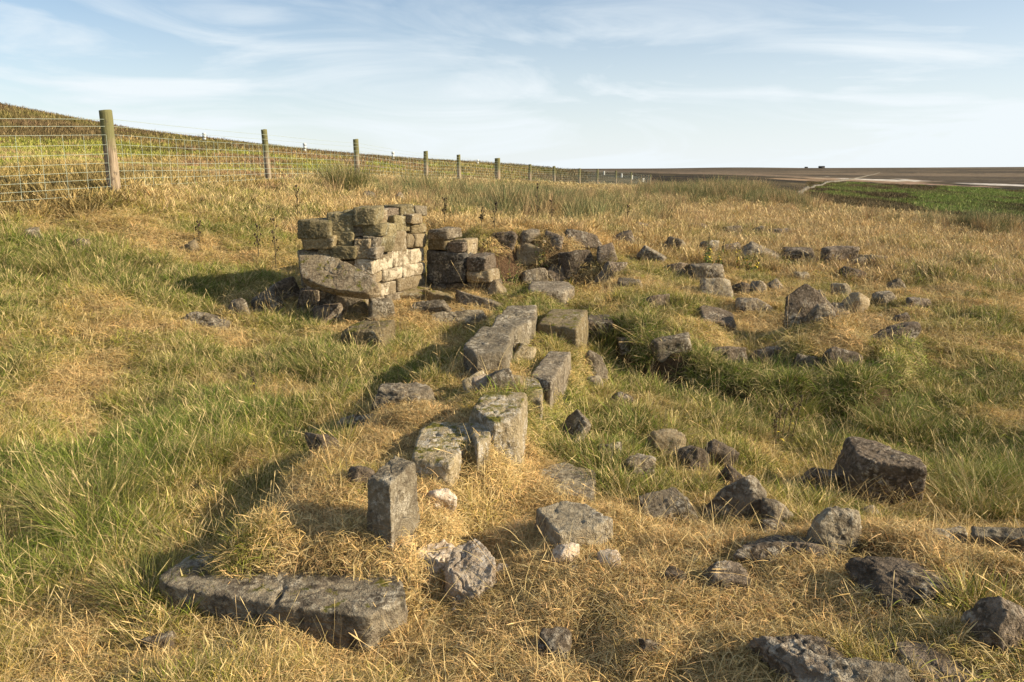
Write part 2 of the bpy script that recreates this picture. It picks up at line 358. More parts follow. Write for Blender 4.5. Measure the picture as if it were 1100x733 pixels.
def bl(x, y, lst):
    s = np.zeros(x.shape)
    for bx, by, rx, ry, w in lst: s += w * np.exp(-(((x - bx) / rx) ** 2 + ((y - by) / ry) ** 2) * 1.1)
    return s
def greenness(x, y):
    g = .43 + bl(x, y, GREEN) - bl(x, y, DRY) + 1.15 * fbm2(x / .6, y / .6, 4, .6) + .5 * n2d(x / 3.1, y / 3.1)
    return np.clip(g, 0, 1)
STRAW = np.array([.62, .42, .17]); STRAW2 = np.array([.48, .35, .15]); OCHRE = np.array([.36, .28, .055]); LGREEN = np.array([.185, .235, .020]); GREENC = np.array([.070, .145, .010]); PINK = np.array([.56, .40, .22])
def vegcol(x, y, rnd, g=None):
    if g is None: g = greenness(x, y)
    g = np.clip(g + (rnd - .5) * .62, 0, 1)[:, None]
    c = np.where(g < .35, STRAW + (STRAW2 - STRAW) * 0 + (OCHRE - STRAW) * (g / .35) * .8, 0)
    c = np.where((g >= .35) & (g < .6), OCHRE * .35 + STRAW * .2 * 0 + OCHRE * .65 + (LGREEN - OCHRE) * ((g - .35) / .25), c)
    c = np.where(g >= .6, LGREEN + (GREENC - LGREEN) * ((g - .6) / .4), c)
    return c

# ------------------------------------------------------------------ far vegetation colours
def far_colour(x, y):
    r = np.hypot(x, y); az = np.degrees(np.arctan2(x, y))
    n = x.size
    c = np.tile(np.array([.058, .043, .021]), (n, 1))                         # heather moor
    c *= np.clip(1 + 1.5 * fbm2(x / 60, y / 90, 5, .6), .4, 2.2)[:, None]
    def lay(c, m, col): m = np.clip(m, 0, 1)[:, None]; return c * (1 - m) + np.array(col) * m
    # sight angles of ground in the valley sheet (used as survey coordinates: u along, lnr deep)
    u = 550 + FPX * np.tan(np.radians(np.clip(az, -80, 80)))
    lr = np.log(r)
    wob = fbm2(x / 45, y / 45, 4)
    wob2 = fbm2(x / 16, y / 120 + 9, 4)
    # burnt / pale grass strips far off
    def band(u0, u1, r0, r1, col, c, k=1., soft=25):
        m = sm((u + 60 * wob - u0) / soft) * sm((u1 - u - 60 * wob) / soft) * sm((lr - math.log(r0) + .25 * wob) / .05) * sm((math.log(r1) - lr + .25 * wob) / .05) * k
        return lay(c, m, col)
    c = band(600, 1400, 900, 6000, (.085, .064, .040), c, .8, 60)
    st = sm((fbm2(x / 700, y / 130 + 3, 4, .6) - .12) / .1) * sm((lr - math.log(700)) / .3); c = lay(c, st * .55, (.22, .16, .10))
    st = sm((fbm2(x / 420 + 7, y / 110 + 3, 4, .6) - .16) / .08) * sm((lr - math.log(700)) / .3); c = lay(c, st * .6, (.045, .032, .02))
    c = band(830, 1000, 560, 1000, (.30, .20, .12), c, .8)
    c = band(905, 985, 800, 1030, (.55, .50, .42), c, .9, 12)
    c = band(800, 900, 820, 930, (.40, .32, .22), c, .8)
    c = band(960, 1080, 560, 640, (.32, .21, .14), c, .8)
    c = band(1030, 1300, 680, 740, (.60, .54, .48), c, .9)
    c = band(700, 860, 1000, 1400, (.2, .14, .09), c, .8)
    c = band(850, 965, 210, 420, (.10, .15, .03), c, .7 * 1.0, 20) if False else c
    wob3 = fbm2(x / 14, y / 30, 4, .6)
    br = sm((u + 60 * wob + 90 * wob3 - 985 + (lr - 5.3) * 60) / 12) * sm((wob3 + .62) / .12) * sm((lr - math.log(112) - .3 * wob - .35 * wob3) / .05) * sm((math.log(420) + .25 * wob + .5 * wob3 - lr) / .05)
    c = lay(c, br * np.clip(.85 + 1.6 * wob3, .1, 1), (.13, .205, .036))
    b2 = sm((u - 858 + 60 * wob) / 12) * sm((945 - u + 80 * wob) / 20) * sm((lr - math.log(190)) / .1) * sm((math.log(430) - lr) / .1) * sm((wob2 + .12) / .1)
    c = lay(c, b2, (.12, .17, .035))
    # left hill: bilberry green, russet bent, dark heather on the brow
    hill = sm((640 - u) / 120) * sm((r - 10.5) / 4) * sm((260 - r) / 80)
    hn = fbm2(x / 6, y / 14, 4); hn2 = fbm2(x / 2.2 + 7, y / 5, 4)
    hc = np.tile(np.array([.31, .235, .075]), (n, 1))
    hc = lay(hc, sm((hn + .10) / .2) * .9, (.25, .29, .040))
    hc = lay(hc, sm((hn2 - .08) / .2) * .9, (.27, .16, .09))
    hc = lay(hc, sm((-hn2 - .28) / .1) * .5, (.07, .06, .025))
    brow = sm((r / np.interp(u, [0, 118, 219, 285, 382, 457, 535], [62, 70, 78, 84, 95, 110, 130]) - .80 + .25 * hn) / .08)
    hc = lay(hc, brow * .9, (.105, .068, .036)); hc = lay(hc, brow * sm((fbm2(x / 5, y / 9 + 30, 4) - .05) / .15) * .8, (.17, .16, .04))
    c = c * (1 - hill[:, None]) + hc * hill[:, None]
    return np.clip(c, .01, 1), br, hill
# dry plateau limit: where near grassland gives way to moor
def nearmask(x, y):
    r = np.hypot(x, y); u = 550 + FPX * x / np.maximum(y, .5)
    lim = np.interp(u, [-400, 118, 300, 500, 700, 850, 1000, 1200], [12, 13.5, 18, 48, 90, 60, 42, 36])
    return sm((lim * (1 + .25 * fbm2(x / 3, y / 3, 3)) - r) / (lim * .12))

# ------------------------------------------------------------------ ground sheet
def build_ground():
    az = np.concatenate([np.arange(-180, -50, 3.), np.arange(-50, -38, .6), np.arange(-38, 38, .11), np.arange(38, 50, .6), np.arange(50, 180, 3.)])
    rr = [.6]
    while rr[-1] < 5200: rr.append(rr[-1] * (1.0095 if 1.8 < rr[-1] < 40 else (1.02 if rr[-1] < 600 else 1.03)))
    rr = np.array(rr)
    A, RR = np.meshgrid(np.radians(az), rr)
    X = RR * np.sin(A); Y = RR * np.cos(A); Z = height(X, Y)
    na = len(az); nr = len(rr)
    V = np.stack([X.ravel(), Y.ravel(), Z.ravel()], 1)
    i = np.arange(nr - 1)[:, None] * na; j = np.arange(na)[None]; j2 = (j + 1) % na
    F = np.stack([i + j, i + na + j, i + na + j2, i + j2], -1).reshape(-1, 4)
    # centre disc
    V = np.vstack([V, [[0, 0, hz1(0, .1)]]])
    s = NT('ground_cover'); vc = s.n('ShaderNodeVertexColor', layer_name='cover'); nm = s.n('ShaderNodeAttribute', attribute_name='near')
    g = s.n('ShaderNodeNewGeometry'); P = g.outputs['Position']
    a = s.noise(P, 3.0, 6, .7); b = s.noise(P, 45, 5, .7); f = s.noise(P, .12, 8, .72)
    h = s.n('ShaderNodeHueSaturation'); s.l(vc.outputs[0], h.inputs['Color'])
    nv = s.rng(b, .3, .7, .55, 1.4); fv = s.rng(f, .3, .7, .45, 1.6)
    mm = s.n('ShaderNodeMix', data_type='FLOAT'); s.l(nm.outputs['Fac'], mm.inputs[0]); s.l(fv, mm.inputs[2]); s.l(nv, mm.inputs[3]); s.l(mm.outputs[0], h.inputs['Value'])
    fb = s.noise(P, .6, 6, .75)
    m1 = s.out(h.outputs[0], .95, s.math('ADD', b, s.math('MULTIPLY', a, 1.5)), .8, .04, .1)
    # extra bump for the moor
    bs = [n for n in s.t.nodes if n.type == 'BUMP'][0]; k = s.n('ShaderNodeBump'); k.inputs['Strength'].default_value = .6; k.inputs['Distance'].default_value = .8
    inv = s.math('SUBTRACT', 1.0, nm.outputs['Fac']); s.l(s.math('MULTIPLY', fb, inv), k.inputs['Height']); s.l(k.outputs[0], bs.inputs['Normal'])
    o = mesh_np('ground', V, F, 4, m1)
    x, y = V[:, 0], V[:, 1]
    nmk = nearmask(x, y); nmk[-1] = 1
    g_ = greenness(x, y)[:, None]
    soil = np.array([.13, .088, .042]) * (1 - g_) + np.array([.055, .055, .02]) * g_
    bare = np.maximum(sm(-sdf(x, y, PIT) / .3 + .5), sm(1.6 - np.abs(sdf(x, y, RBANK)) / .1) * (y < 8.8))[:, None]
    soil = soil * (1 - bare * .6) + np.array([.105, .055, .035]) * bare * .6
    fc, br, hill = far_colour(x, y)
    c = fc * (1 - nmk[:, None]) + soil * nmk[:, None]
    cattr(o.data, 'cover', c); fattr(o.data, 'near', nmk)
    tag(o, kind='structure', cat=None)
    return o
ground = build_ground()

# ------------------------------------------------------------------ grass clumps
def blade_arrays(n, rad, hmin, hmax, lean, width, curl, rs, seed_p=0., seed_len=.06, flat=0., segs=3, dryp=.1, seedw=2.5):
    """numpy arrays for n ribbons"""
    V = []; F = []; Rn = []; D = []
    off = 0
    for i in range(n):
        a = rs.uniform(0, 6.283); rr = rad * math.sqrt(rs.random()); bx, by = rr * math.cos(a), rr * math.sin(a)
        h = rs.uniform(hmin, hmax); di = a + rs.normal(0, .9); ln = lean * rs.uniform(.2, 1.3)
        el = math.pi / 2 - ln
        if flat and rs.random() < flat: el = rs.uniform(-.05, .45); di = rs.uniform(0, 6.283)
        w = width * rs.uniform(.6, 1.3); rn = rs.random(); dr = 1. if rs.random() < dryp else rs.random() * .25
        p = np.array([bx, by, -.01 if el > .5 else rs.uniform(0, .03)]); tw = rs.uniform(0, 3.14)
        dh = np.array([math.cos(di), math.sin(di), 0.]); side = np.array([-math.sin(di + tw), math.cos(di + tw), 0.])
        cv = curl * rs.uniform(.3, 1.4); st = h / segs; e = el
        is_seed = rs.random() < seed_p
        pts = [p.copy()]
        for k in range(segs):
            p = p + (dh * math.cos(e) + np.array([0, 0, math.sin(e)])) * st; e -= cv / segs; pts.append(p.copy())
            if p[2] < 0: p[2] = .003
        ws = [w * (1 - .75 * (k / segs) ** 1.5) for k in range(segs + 1)]
        if is_seed:
            ws = [w * .5] * (segs + 1); L_ = seed_len * rs.uniform(.6, 1.3)
            d = pts[-1] - pts[-2]; d /= np.linalg.norm(d) + 1e-9
            pts += [pts[-1] + d * L_ * .3, pts[-1] + d * L_ * .7, pts[-1] + d * L_]; ws += [w * seedw, w * seedw * .7, w * .4]; dr = rs.uniform(.6, 1.)
        m = len(pts)
        for q, ww in zip(pts, ws): V.append(q - side * ww / 2); V.append(q + side * ww / 2); Rn += [rn, rn]; D += [dr, dr]
        for k in range(m - 1): b = off + 2 * k; F.append((b, b + 1, b + 3, b + 2))
        off += 2 * m
    return np.array(V), np.array(F), np.array(Rn), np.array(D)
def clump_obj(name, mat, rs, **kw):
    V, F, Rn, D = blade_arrays(rs=rs, **kw)
    o = mesh_np(name, V, F.ravel(), 4, mat, smooth=True, link=False)
    if len(o.data.vertices) == len(Rn): fattr(o.data, 'rnd', Rn); fattr(o.data, 'dry', D)
    return o
def instancer(name, protos, P, rot, scale, idx, col, label=None, cat=None):
    """one stuff object: points carrying instances of the clumps in a collection"""
    pc = bpy.data.collections.new(name + '_kinds')
    for p in protos: pc.objects.link(p)
    me = bpy.data.meshes.new(name); me.vertices.add(len(P)); me.vertices.foreach_set('co', np.asarray(P, np.float32).ravel())
    a = me.attributes.new('irot', 'FLOAT_VECTOR', 'POINT'); a.data.foreach_set('vector', np.asarray(rot, np.float32).ravel())
    a = me.attributes.new('iscale', 'FLOAT_VECTOR', 'POINT'); a.data.foreach_set('vector', np.asarray(scale, np.float32).ravel())
    a = me.attributes.new('iidx', 'INT', 'POINT'); a.data.foreach_set('value', np.asarray(idx, np.int32))
    cattr(me, 'icol', col)
    o = bpy.data.objects.new(name, me); COL.objects.link(o)
    g = bpy.data.node_groups.new(name + '_scatter', 'GeometryNodeTree')
    g.interface.new_socket('Geometry', in_out='INPUT', socket_type='NodeSocketGeometry'); g.interface.new_socket('Geometry', in_out='OUTPUT', socket_type='NodeSocketGeometry')
    gi = g.nodes.new('NodeGroupInput'); go = g.nodes.new('NodeGroupOutput'); ip = g.nodes.new('GeometryNodeInstanceOnPoints')
    ci = g.nodes.new('GeometryNodeCollectionInfo'); ci.inputs['Collection'].default_value = pc; ci.inputs['Separate Children'].default_value = True; ci.inputs['Reset Children'].default_value = True
    def na(nm, ty):
        n = g.nodes.new('GeometryNodeInputNamedAttribute'); n.data_type = ty; n.inputs['Name'].default_value = nm; return [q for q in n.outputs if q.enabled and q.name == 'Attribute'][0]
    er = g.nodes.new('FunctionNodeEulerToRotation'); g.links.new(na('irot', 'FLOAT_VECTOR'), er.inputs[0])
    g.links.new(gi.outputs[0], ip.inputs['Points']); g.links.new(ci.outputs[0], ip.inputs['Instance']); ip.inputs['Pick Instance'].default_value = True
    g.links.new(na('iidx', 'INT'), ip.inputs['Instance Index']); g.links.new(er.outputs[0], ip.inputs['Rotation']); g.links.new(na('iscale', 'FLOAT_VECTOR'), ip.inputs['Scale'])
    g.links.new(ip.outputs[0], go.inputs[0])
    md = o.modifiers.new('scatter', 'NODES'); md.node_group = g
    tag(o, label, cat, kind='stuff'); return o
def normals(x, y, e=.05):
    hx = (height(x + e, y) - height(x - e, y)) / (2 * e); hy = (height(x, y + e) - height(x, y - e)) / (2 * e); return hx, hy
def scatter(n, r0, r1, pw, az0=-41, az1=41, rs=rng):
    """density ~ r**-pw per area"""
    q = 2 - pw; u = rs.random(n)
    r = (r0 ** q + u * (r1 ** q - r0 ** q)) ** (1 / q) if abs(q) > 1e-6 else r0 * (r1 / r0) ** u
    a = np.radians(rs.uniform(az0, az1, n)); return r * np.sin(a), r * np.cos(a)
ROCKS2D = []      # (x, y, rx, ry, yaw) filled by the stones: grass keeps off their middle

# ------------------------------------------------------------------ stones
def cube_dirs(n):
    g = np.tan(np.linspace(-1, 1, n + 1) * math.pi / 4)
    V = []; F = []; key = {}
    idx = np.zeros((6, n + 1, n + 1), int); c = 0
    for f in range(6):
        ax = f // 2; s = 1 if f % 2 == 0 else -1
        for i in range(n + 1):
            for j in range(n + 1):
                p = [0, 0, 0]; p[ax] = s; p[(ax + 1) % 3] = g[i]; p[(ax + 2) % 3] = g[j]
                k = (round(p[0], 4), round(p[1], 4), round(p[2], 4))
                if k not in key: key[k] = c; V.append(p); c += 1
                idx[f, i, j] = key[k]
        for i in range(n):
            for j in range(n):
                q = [idx[f, i, j], idx[f, i + 1, j], idx[f, i + 1, j + 1], idx[f, i, j + 1]]
                F.append(q if s > 0 else q[::-1])
    V = np.array(V, float); V /= np.linalg.norm(V, axis=1)[:, None]
    return V, np.array(F)
_CD = {}
def dirs(n):
    if n not in _CD: _CD[n] = cube_dirs(n)
    return _CD[n]
def poly_radial(D, Nn, dd, p):
    t = (D @ Nn.T) / dd[None]; t = np.maximum(t, 1e-4)
    m = t.max(1)
    return 1.0 / (m * ((t / m[:, None]) ** p).sum(1) ** (1 / p))
def roughen(P, size, rs, amp=1., strata=.3, fine=1.):
    """P metric local points -> displaced along rough normals"""
    o = rs.uniform(0, 50, 3); d = P / (np.linalg.norm(P, axis=1)[:, None] + 1e-9)
    k = size
    n_ = .085 * k * fbm3(P / (k * .55) + o, 3) * amp
    n_ += .030 * k * fbm3(P / (k * .14) + o + 9, 3, .6) * amp
    n_ += fine * .007 * fbm3(P / .022 + o, 3, .6)
    cr = np.abs(fbm3(P / (k * .38) + o + 21, 3)); n_ -= .035 * k * np.clip(1 - cr / .045, 0, 1) * amp          # cracks
    if strata:
        Q = P.copy(); Q[:, 2] = Q[:, 2] / (k * .07); Q[:, :2] /= k * 1.2
        n_ += strata * .05 * k * np.round(fbm3(Q + o, 2) * 3) / 3 * amp
    return P + d * n_[:, None]
def boulder(name, w, d, h, mat, seed, n=20, cuts=9, sharp=22, tilt=(0, 0), yaw=0., loc=(0, 0, 0), amp=1., block=.5, strata=.3, taper=None):
    """angular stone filling a w x d x h box, origin in its middle"""
    rs = np.random.default_rng(seed); D, F = dirs(n)
    Nn = []; dd = []
    for ax in range(3):
        for s in (-1, 1):
            v = rs.normal(0, .10 + .12 * (1 - block), 3); v[ax] = s; v /= np.linalg.norm(v); Nn.append(v); dd.append(rs.uniform(.86, 1.0))
    for _ in range(cuts):
        v = rs.normal(0, 1, 3); v /= np.linalg.norm(v); Nn.append(v); dd.append(rs.uniform(.88, 1.12) if block < .6 else rs.uniform(1.1, 1.4))
    r = poly_radial(D, np.array(Nn), np.array(dd), sharp); P = D * r[:, None]
    P = (P - (P.max(0) + P.min(0)) / 2) / ((P.max(0) - P.min(0)) / 2)
    if taper is None: taper = .30 - .22 * block
    sh = rs.normal(0, .12 * (1 - block), 2); P[:, :2] = P[:, :2] * (1 - taper * (P[:, 2:3] + 1) / 2) + sh * P[:, 2:3]
    P = P * np.array([w, d, h]) / 2
    P = roughen(P, min(w, d, h) * .5 + max(w, d, h) * .35, rs, amp, strata)
    Rm = np.array(Matrix.Rotation(yaw, 3, 'Z') @ Matrix.Rotation(tilt[0], 3, 'X') @ Matrix.Rotation(tilt[1], 3, 'Y'))
    o = mesh_np(name, P @ Rm.T, F.ravel(), 4, mat); o.location = loc
    return o
def hull2(P):
    P = sorted(map(tuple, P)); 
    def half(Q):
        h = []
        for p in Q:
            while len(h) > 1 and (h[-1][0] - h[-2][0]) * (p[1] - h[-2][1]) - (h[-1][1] - h[-2][1]) * (p[0] - h[-2][0]) <= 0: h.pop()
            h.append(p)
        return h
    a = half(P); b = half(P[::-1]); return np.array(a[:-1] + b[:-1])
def hull_stone(name, pts, mat, seed, n=28, sharp=30, amp=.6, strata=.3, extra=0):
    """stone whose faces are the hull of the given 3D points"""
    pts = np.array(pts, float); c = pts.mean(0); bm = bmesh.new()
    for p in pts: bm.verts.new(p - c)
    bmesh.ops.convex_hull(bm, input=bm.verts); bm.normal_update()
    Nn = []; dd = []
    for f in bm.faces:
        nn = np.array(f.normal); d = float(np.dot(nn, np.array(f.verts[0].co)))
        if d < 0: nn, d = -nn, -d
        if f.calc_area() < 1e-7 or d < 1e-4: continue
        if any(np.dot(nn, q) > .999 for q in Nn): continue
        Nn.append(nn); dd.append(d)
    bm.free()
    Nn = np.array(Nn); dd = np.array(dd); ext = (pts - c); S = (ext.max(0) - ext.min(0)) / 2
    D, F = dirs(n); D = D * S; ln = np.linalg.norm(D, axis=1)
    r = poly_radial(D, Nn, dd, sharp); P = D * r[:, None]
    rs = np.random.default_rng(seed)
    P = roughen(P, float(min(2 * S)) * .5 + float(max(2 * S)) * .3, rs, amp, strata)
    o = mesh_np(name, P, F.ravel(), 4, mat); o.location = c
    return o
def prism(name, top, base, h, mat, seed, label, cat='stone', grow=1.16, n=40, amp=.75, sharp=22, strata=.7, tilt=0., group=None, sink=.3, hlim=(.11, .22)):
    # survey the top plane: the height at which the stone's front edge meets the ground where the photo shows its foot
    ft = max(top, key=lambda q: q[1]); best = None; zs = np.arange(-.1, 1.2, .01)
    Q = np.array([at_z(ft[0], ft[1], z) for z in zs]); G = height(Q[:, 0], Q[:, 1])
    for z, q, g0 in zip(zs, Q, G):
        if z - g0 < hlim[0] or z - g0 > hlim[1]: continue
        e = abs(proj((q[0], q[1], g0 + .075))[1] - base[1])
        if best is None or e < best[0]: best = (e, z, g0)
    zt = best[1]; h = zt - best[2]; zb = best[2]
    T = np.array([at_z(u, v, zb + h) for u, v in top])
    H = hull2(T[:, :2]); c = H.mean(0)
    pts = [(x, y, zb + h + tilt * (x - c[0])) for x, y in H] + [(c[0] + (x - c[0]) * grow, c[1] + (y - c[1]) * grow, zb - sink) for x, y in H]
    o = hull_stone(name, pts, mat, seed, n, sharp, amp, strata); tag(o, label, cat, group)
    ROCKS2D.append((c[0], c[1], np.ptp(H[:, 0]) / 2, np.ptp(H[:, 1]) / 2))
    return o
def scat(name, u0, u1, vt, vb, mat, seed, label, dr=.8, yaw=0., tilt=(0, 0), block=.4, cuts=9, n=None, cat='stone', group=None, sharp=22, amp=1., sink=.3, strata=.3):
    uc = (u0 + u1) / 2; p = hit(uc, vb, .045); p = p - np.array([0, 0, .045]); dist = p[1]; z = dist * cp - (p[2] - EYE) * sp_
    wv = (u1 - u0) / FPX * z; w = wv / (abs(math.cos(yaw)) + dr * abs(math.sin(yaw))) * 1.15; D = w * dr
    if tilt == (0, 0):
        tr = np.random.default_rng(seed + 5000); k_t = .10 if block > .85 else .22; tilt = (tr.normal(0, k_t), tr.normal(0, k_t)); yaw = yaw + tr.normal(0, .2)
    hd = np.array([p[0], p[1]]) / math.hypot(p[0], p[1]); c = np.array([p[0], p[1]]) + hd * D * .45
    yt = c[1] + D * .40; q = at_y(uc, vt, yt); zt = q[2] + .01; h = max(zt - p[2], .05); h = min(h, .72 * w) if cat == 'stone' and not name.startswith('pointed') else h
    s = min(h * sink + .03, .2); H = h + s
    if n is None: n = int(np.clip((u1 - u0) * .45, 8, 40))
    qx = at_y(uc, vb, c[1])[0]
    o = boulder(name, w, D, H, M[mat], seed, n, cuts, sharp, tilt, yaw, (qx, c[1], p[2] - s + H / 2), amp, block, strata)
    tag(o, label, cat, group); ROCKS2D.append((qx, c[1], w / 2, D / 2))
    return o

# --- named blocks of the ruined footings
prism('fallen_lintel', [(168, 618), (212, 590), (300, 600), (400, 601), (430, 618), (437, 640), (395, 662), (330, 655), (262, 640), (180, 630)], (330, 690), .15, M['lintel'], 11,
      'long flat soot-blackened slab with holes and a moss patch lying in front', 'stone slab', n=100, amp=.42, sharp=40, grow=1.0, hlim=(.08, .22), sink=.1)
ROCKS2D[-1] = (ROCKS2D[-1][0], ROCKS2D[-1][1] - .05, ROCKS2D[-1][2] * .95, ROCKS2D[-1][3] * .80)
_l = bpy.data.objects['fallen_lintel']; _me = _l.data; _co = np.empty(len(_me.vertices) * 3, np.float32); _me.vertices.foreach_get('co', _co); _co = _co.reshape(-1, 3)
_zt = float(_co[:, 2].max()) + _l.location.z - .01
for _u, _v, _a, _b in [(345, 612, .035, .010), (362, 616, .022, .012), (394, 620, .018, .013), (412, 611, .035, .010), (378, 609, .020, .008), (300, 640, .010, .06)]:
    _p = at_z(_u, _v, _zt) - np.array(_l.location); _k = (_co[:, 2] > 0) * np.exp(-(((_co[:, 0] - _p[0]) / _a) ** 2 + ((_co[:, 1] - _p[1]) / _b) ** 2) ** 2); _co[:, 2] -= .022 * _k
_me.vertices.foreach_set('co', _co.ravel()); _me.update()
prism('standing_stone', [(394, 513), (424, 489), (447, 497), (419, 520)], (419, 580), .37, M['gritlight'], 12,
      'upright pale block set on end above the flat blackened slab, shadow to its left', n=56, amp=.6, grow=1.16, sharp=36, hlim=(.2, .30))
prism('footing_stone', [(441, 492), (450, 462), (463, 452), (508, 452), (512, 464), (500, 480), (484, 497)], (478, 506), .20, M['ridge'], 13, 'broad flat-topped stone of the ridge with ochre moss, next to the upright block', n=48, amp=.7, grow=1.1, hlim=(.16, .26))
prism('footing_stone', [(503, 452), (508, 438), (528, 441), (533, 452), (524, 472), (512, 478)], (520, 500), .24, M['ridge'], 14, 'narrow moss-tufted stone between the two broad flat-topped ridge stones', n=36, amp=.8, grow=1.1, hlim=(.16, .26))
prism('footing_stone', [(506, 438), (520, 420), (566, 421), (557, 448), (530, 453)], (550, 462), .24, M['ridge'], 15, 'broad bleached ridge stone with a tall sunlit side, behind the moss-tufted one', n=44, amp=.7, grow=1.1, hlim=(.16, .26))
prism('footing_stone', [(554, 412), (560, 403), (578, 404), (583, 416), (582, 430), (566, 428)], (578, 442), .14, M['ridge'], 16, 'low stone with a rounded sunlit end butting against the dark sloping block', n=28, amp=.4)
prism('footing_stone', [(569, 403), (590, 376), (614, 377), (592, 412)], (590, 432), .20, M['grit'], 17, 'dark sloping oblong block on the right of the ridge, open crack at its end', n=36, amp=.4)
prism('ridge_block', [(497, 370), (518, 349), (553, 350), (545, 378), (510, 381)], (520, 402), .27, M['gritlight'], 18, 'large ridge-top block with white lichened top and black shaded front', n=44, amp=.55, grow=.98)
prism('ridge_block', [(524, 354), (545, 328), (577, 327), (576, 343), (556, 353)], (558, 372), .24, M['gritlight'], 19, 'rough white-lichened block on the ridge crest directly behind the largest one', n=40, amp=.7, grow=1.0)
prism('mossy_block', [(576, 347), (593, 331), (632, 332), (620, 353)], (604, 368), .24, M['gritgold'], 20, 'squared block with yellow moss over its top, right of the ridge crest', n=36, amp=.4)
prism('squared_block', [(566, 307), (572, 301), (611, 302), (618, 308), (607, 313), (570, 313)], (588, 328), .20, M['grit'], 21, 'squared grey block at the head of the ridge, in front of the pit', n=32, amp=.35, grow=1.02)
prism('squared_block', [(629, 346), (632, 337), (655, 337), (660, 346)], (645, 360), .12, M['gritdark'], 22, 'dark stone hidden in grass right of the mossy squared block', n=20, amp=.5, hlim=(.05, .2))

def S(*a, **k): return scat(*a, **k)
def hullpx(name, ub, vb, pts, mat, seed, label, cat='stone', n=40, amp=.4, sharp=60):
    p = hit(ub, vb, .045); P = [at_y(u, v, p[1] + dy) for u, v, dy in pts]; zb = p[2] - .25
    P += [np.array([q[0], q[1], zb]) for q in P if q[2] < p[2] + .3]
    o = hull_stone(name, P, M[mat], seed, n, sharp, amp, .3); tag(o, label, cat); P = np.array(P); c = P.mean(0); ROCKS2D.append((c[0], c[1], np.ptp(P[:, 0]) / 2, np.ptp(P[:, 1]) / 2))
hullpx('crumbled_mortar_lump', 465, 612, [(442, 598, .02), (452, 580, .10), (478, 576, .14), (494, 590, .06), (490, 610, -.02), (460, 614, -.02)], 'mortar', 31, 'pale crumbling mortar lump at the foot of the upright block', n=52, amp=1.7, sharp=16)
hullpx('crumbled_mortar_lump', 506, 634, [(478, 606, .04), (486, 584, .14), (512, 576, .16), (532, 590, .08), (533, 612, .0), (512, 632, -.05), (488, 626, -.03)], 'mortar', 32, 'larger knobbly pinkish mortar lump, right one of the pair below the upright block', n=60, amp=1.7, sharp=16)
prism('embedded_stone', [(577, 504), (606, 497), (641, 506), (638, 533), (575, 530)], (610, 544), .1, M['gritlight'], 33, 'wide grey stone with a cracked flat top lying flush in straw, behind the split-faced block', n=44, amp=.6, sharp=50, hlim=(.03, .07))
prism('split_block', [(575, 545), (604, 537), (632, 541), (659, 556), (640, 566), (600, 572)], (608, 588), .15, M['gritlight'], 34, 'block with black left end and pale sunlit right side before the flush flat stone', n=44, amp=.7, sharp=50, hlim=(.06, .12))
S('rubble_stone', 588, 622, 574, 603, 'mortar', 35, 'small pale lump of rubble just below the split-faced block', amp=1.5)
S('rubble_stone', 607, 622, 598, 612, 'mortar', 36, 'tiny white chip of rubble below the pale rubble lump', amp=1.2)
S('fieldstone', 641, 671, 475, 490, 'grit', 37, 'small rounded stone with a dark left end, left of the two brown boulders')
S('fieldstone', 692, 736, 459, 492, 'tan', 38, 'pinkish pale stone behind the dark rounded boulder, top left of the hollow', amp=1.3)
S('fieldstone', 660, 706, 485, 510, 'grit', 39, 'brown humped stone with a shaded left half and sunny crest, mid hollow', yaw=R(20))
S('fieldstone', 727, 762, 478, 501, 'gritdark', 40, 'rugged dark stone, left one of the touching pair in the hollow', amp=1.4)
S('fieldstone', 752, 785, 468, 497, 'gritdark', 41, 'rugged dark stone, right and higher one of the touching pair in the hollow', amp=1.4)
S('fieldstone', 772, 800, 503, 520, 'gritdark', 42, 'small dark stone peeking out behind the pointed leaning stone')
S('pointed_stone', 765, 817, 507, 552, 'grit', 43, 'pointed leaning stone with black left face and sloping grey back', dr=.55, yaw=R(-25), tilt=(0, R(28)), sharp=30)
S('fieldstone', 686, 744, 529, 557, 'grit', 44, 'low grey stone with streaked top set in green grass left of the pointed stone', dr=.9, block=.6)
S('fieldstone', 757, 802, 604, 627, 'gritdark', 45, 'small black-fronted stone alone in the straw right of centre', block=.7)
S('fieldstone', 576, 613, 673, 706, 'gritdark', 46, 'dark flat stone half sunk in straw near the bottom edge, left of the cubic one', block=.7)
S('fieldstone', 679, 714, 659, 699, 'gritdark', 47, 'small dark cubic stone with glinting edge sunk in straw near the bottom', block=.8, yaw=R(35))
S('fieldstone', 866, 928, 540, 580, 'gritlight', 48, 'pale-topped wedge stone with dark left face under the big boulder', dr=.6, tilt=(0, R(14)))
S('fieldstone', 786, 902, 571, 592, 'gritdark', 49, 'long low dark rock barely above the straw on the mound crest', dr=.45, amp=1.2)
S('boulder', 894, 987, 474, 536, 'gritdark', 50, 'biggest dark brown boulder with sloping top, beside bright green grass', dr=.8, yaw=R(-12), tilt=(0, R(9)), block=.75, cuts=7, sharp=30, amp=.6, n=48)
S('fieldstone', 862, 898, 486, 524, 'gritdark', 51, 'shadowed dark stone touching the left end of the biggest boulder', dr=.9)
S('fieldstone', 926, 944, 537, 551, 'gritlight', 52, 'tiny pale round stone just in front of the biggest boulder')
S('boulder', 920, 1022, 596, 642, 'gritdark', 53, 'humped brown boulder in straw, right foreground, spot of white lichen on top', dr=.75, tilt=(0, R(10)), n=44)
S('boulder', 1040, 1104, 637, 694, 'gritdark', 54, 'dark boulder with a curved sunlit rim at the right edge of the view', dr=.8, tilt=(0, R(24)), n=40)
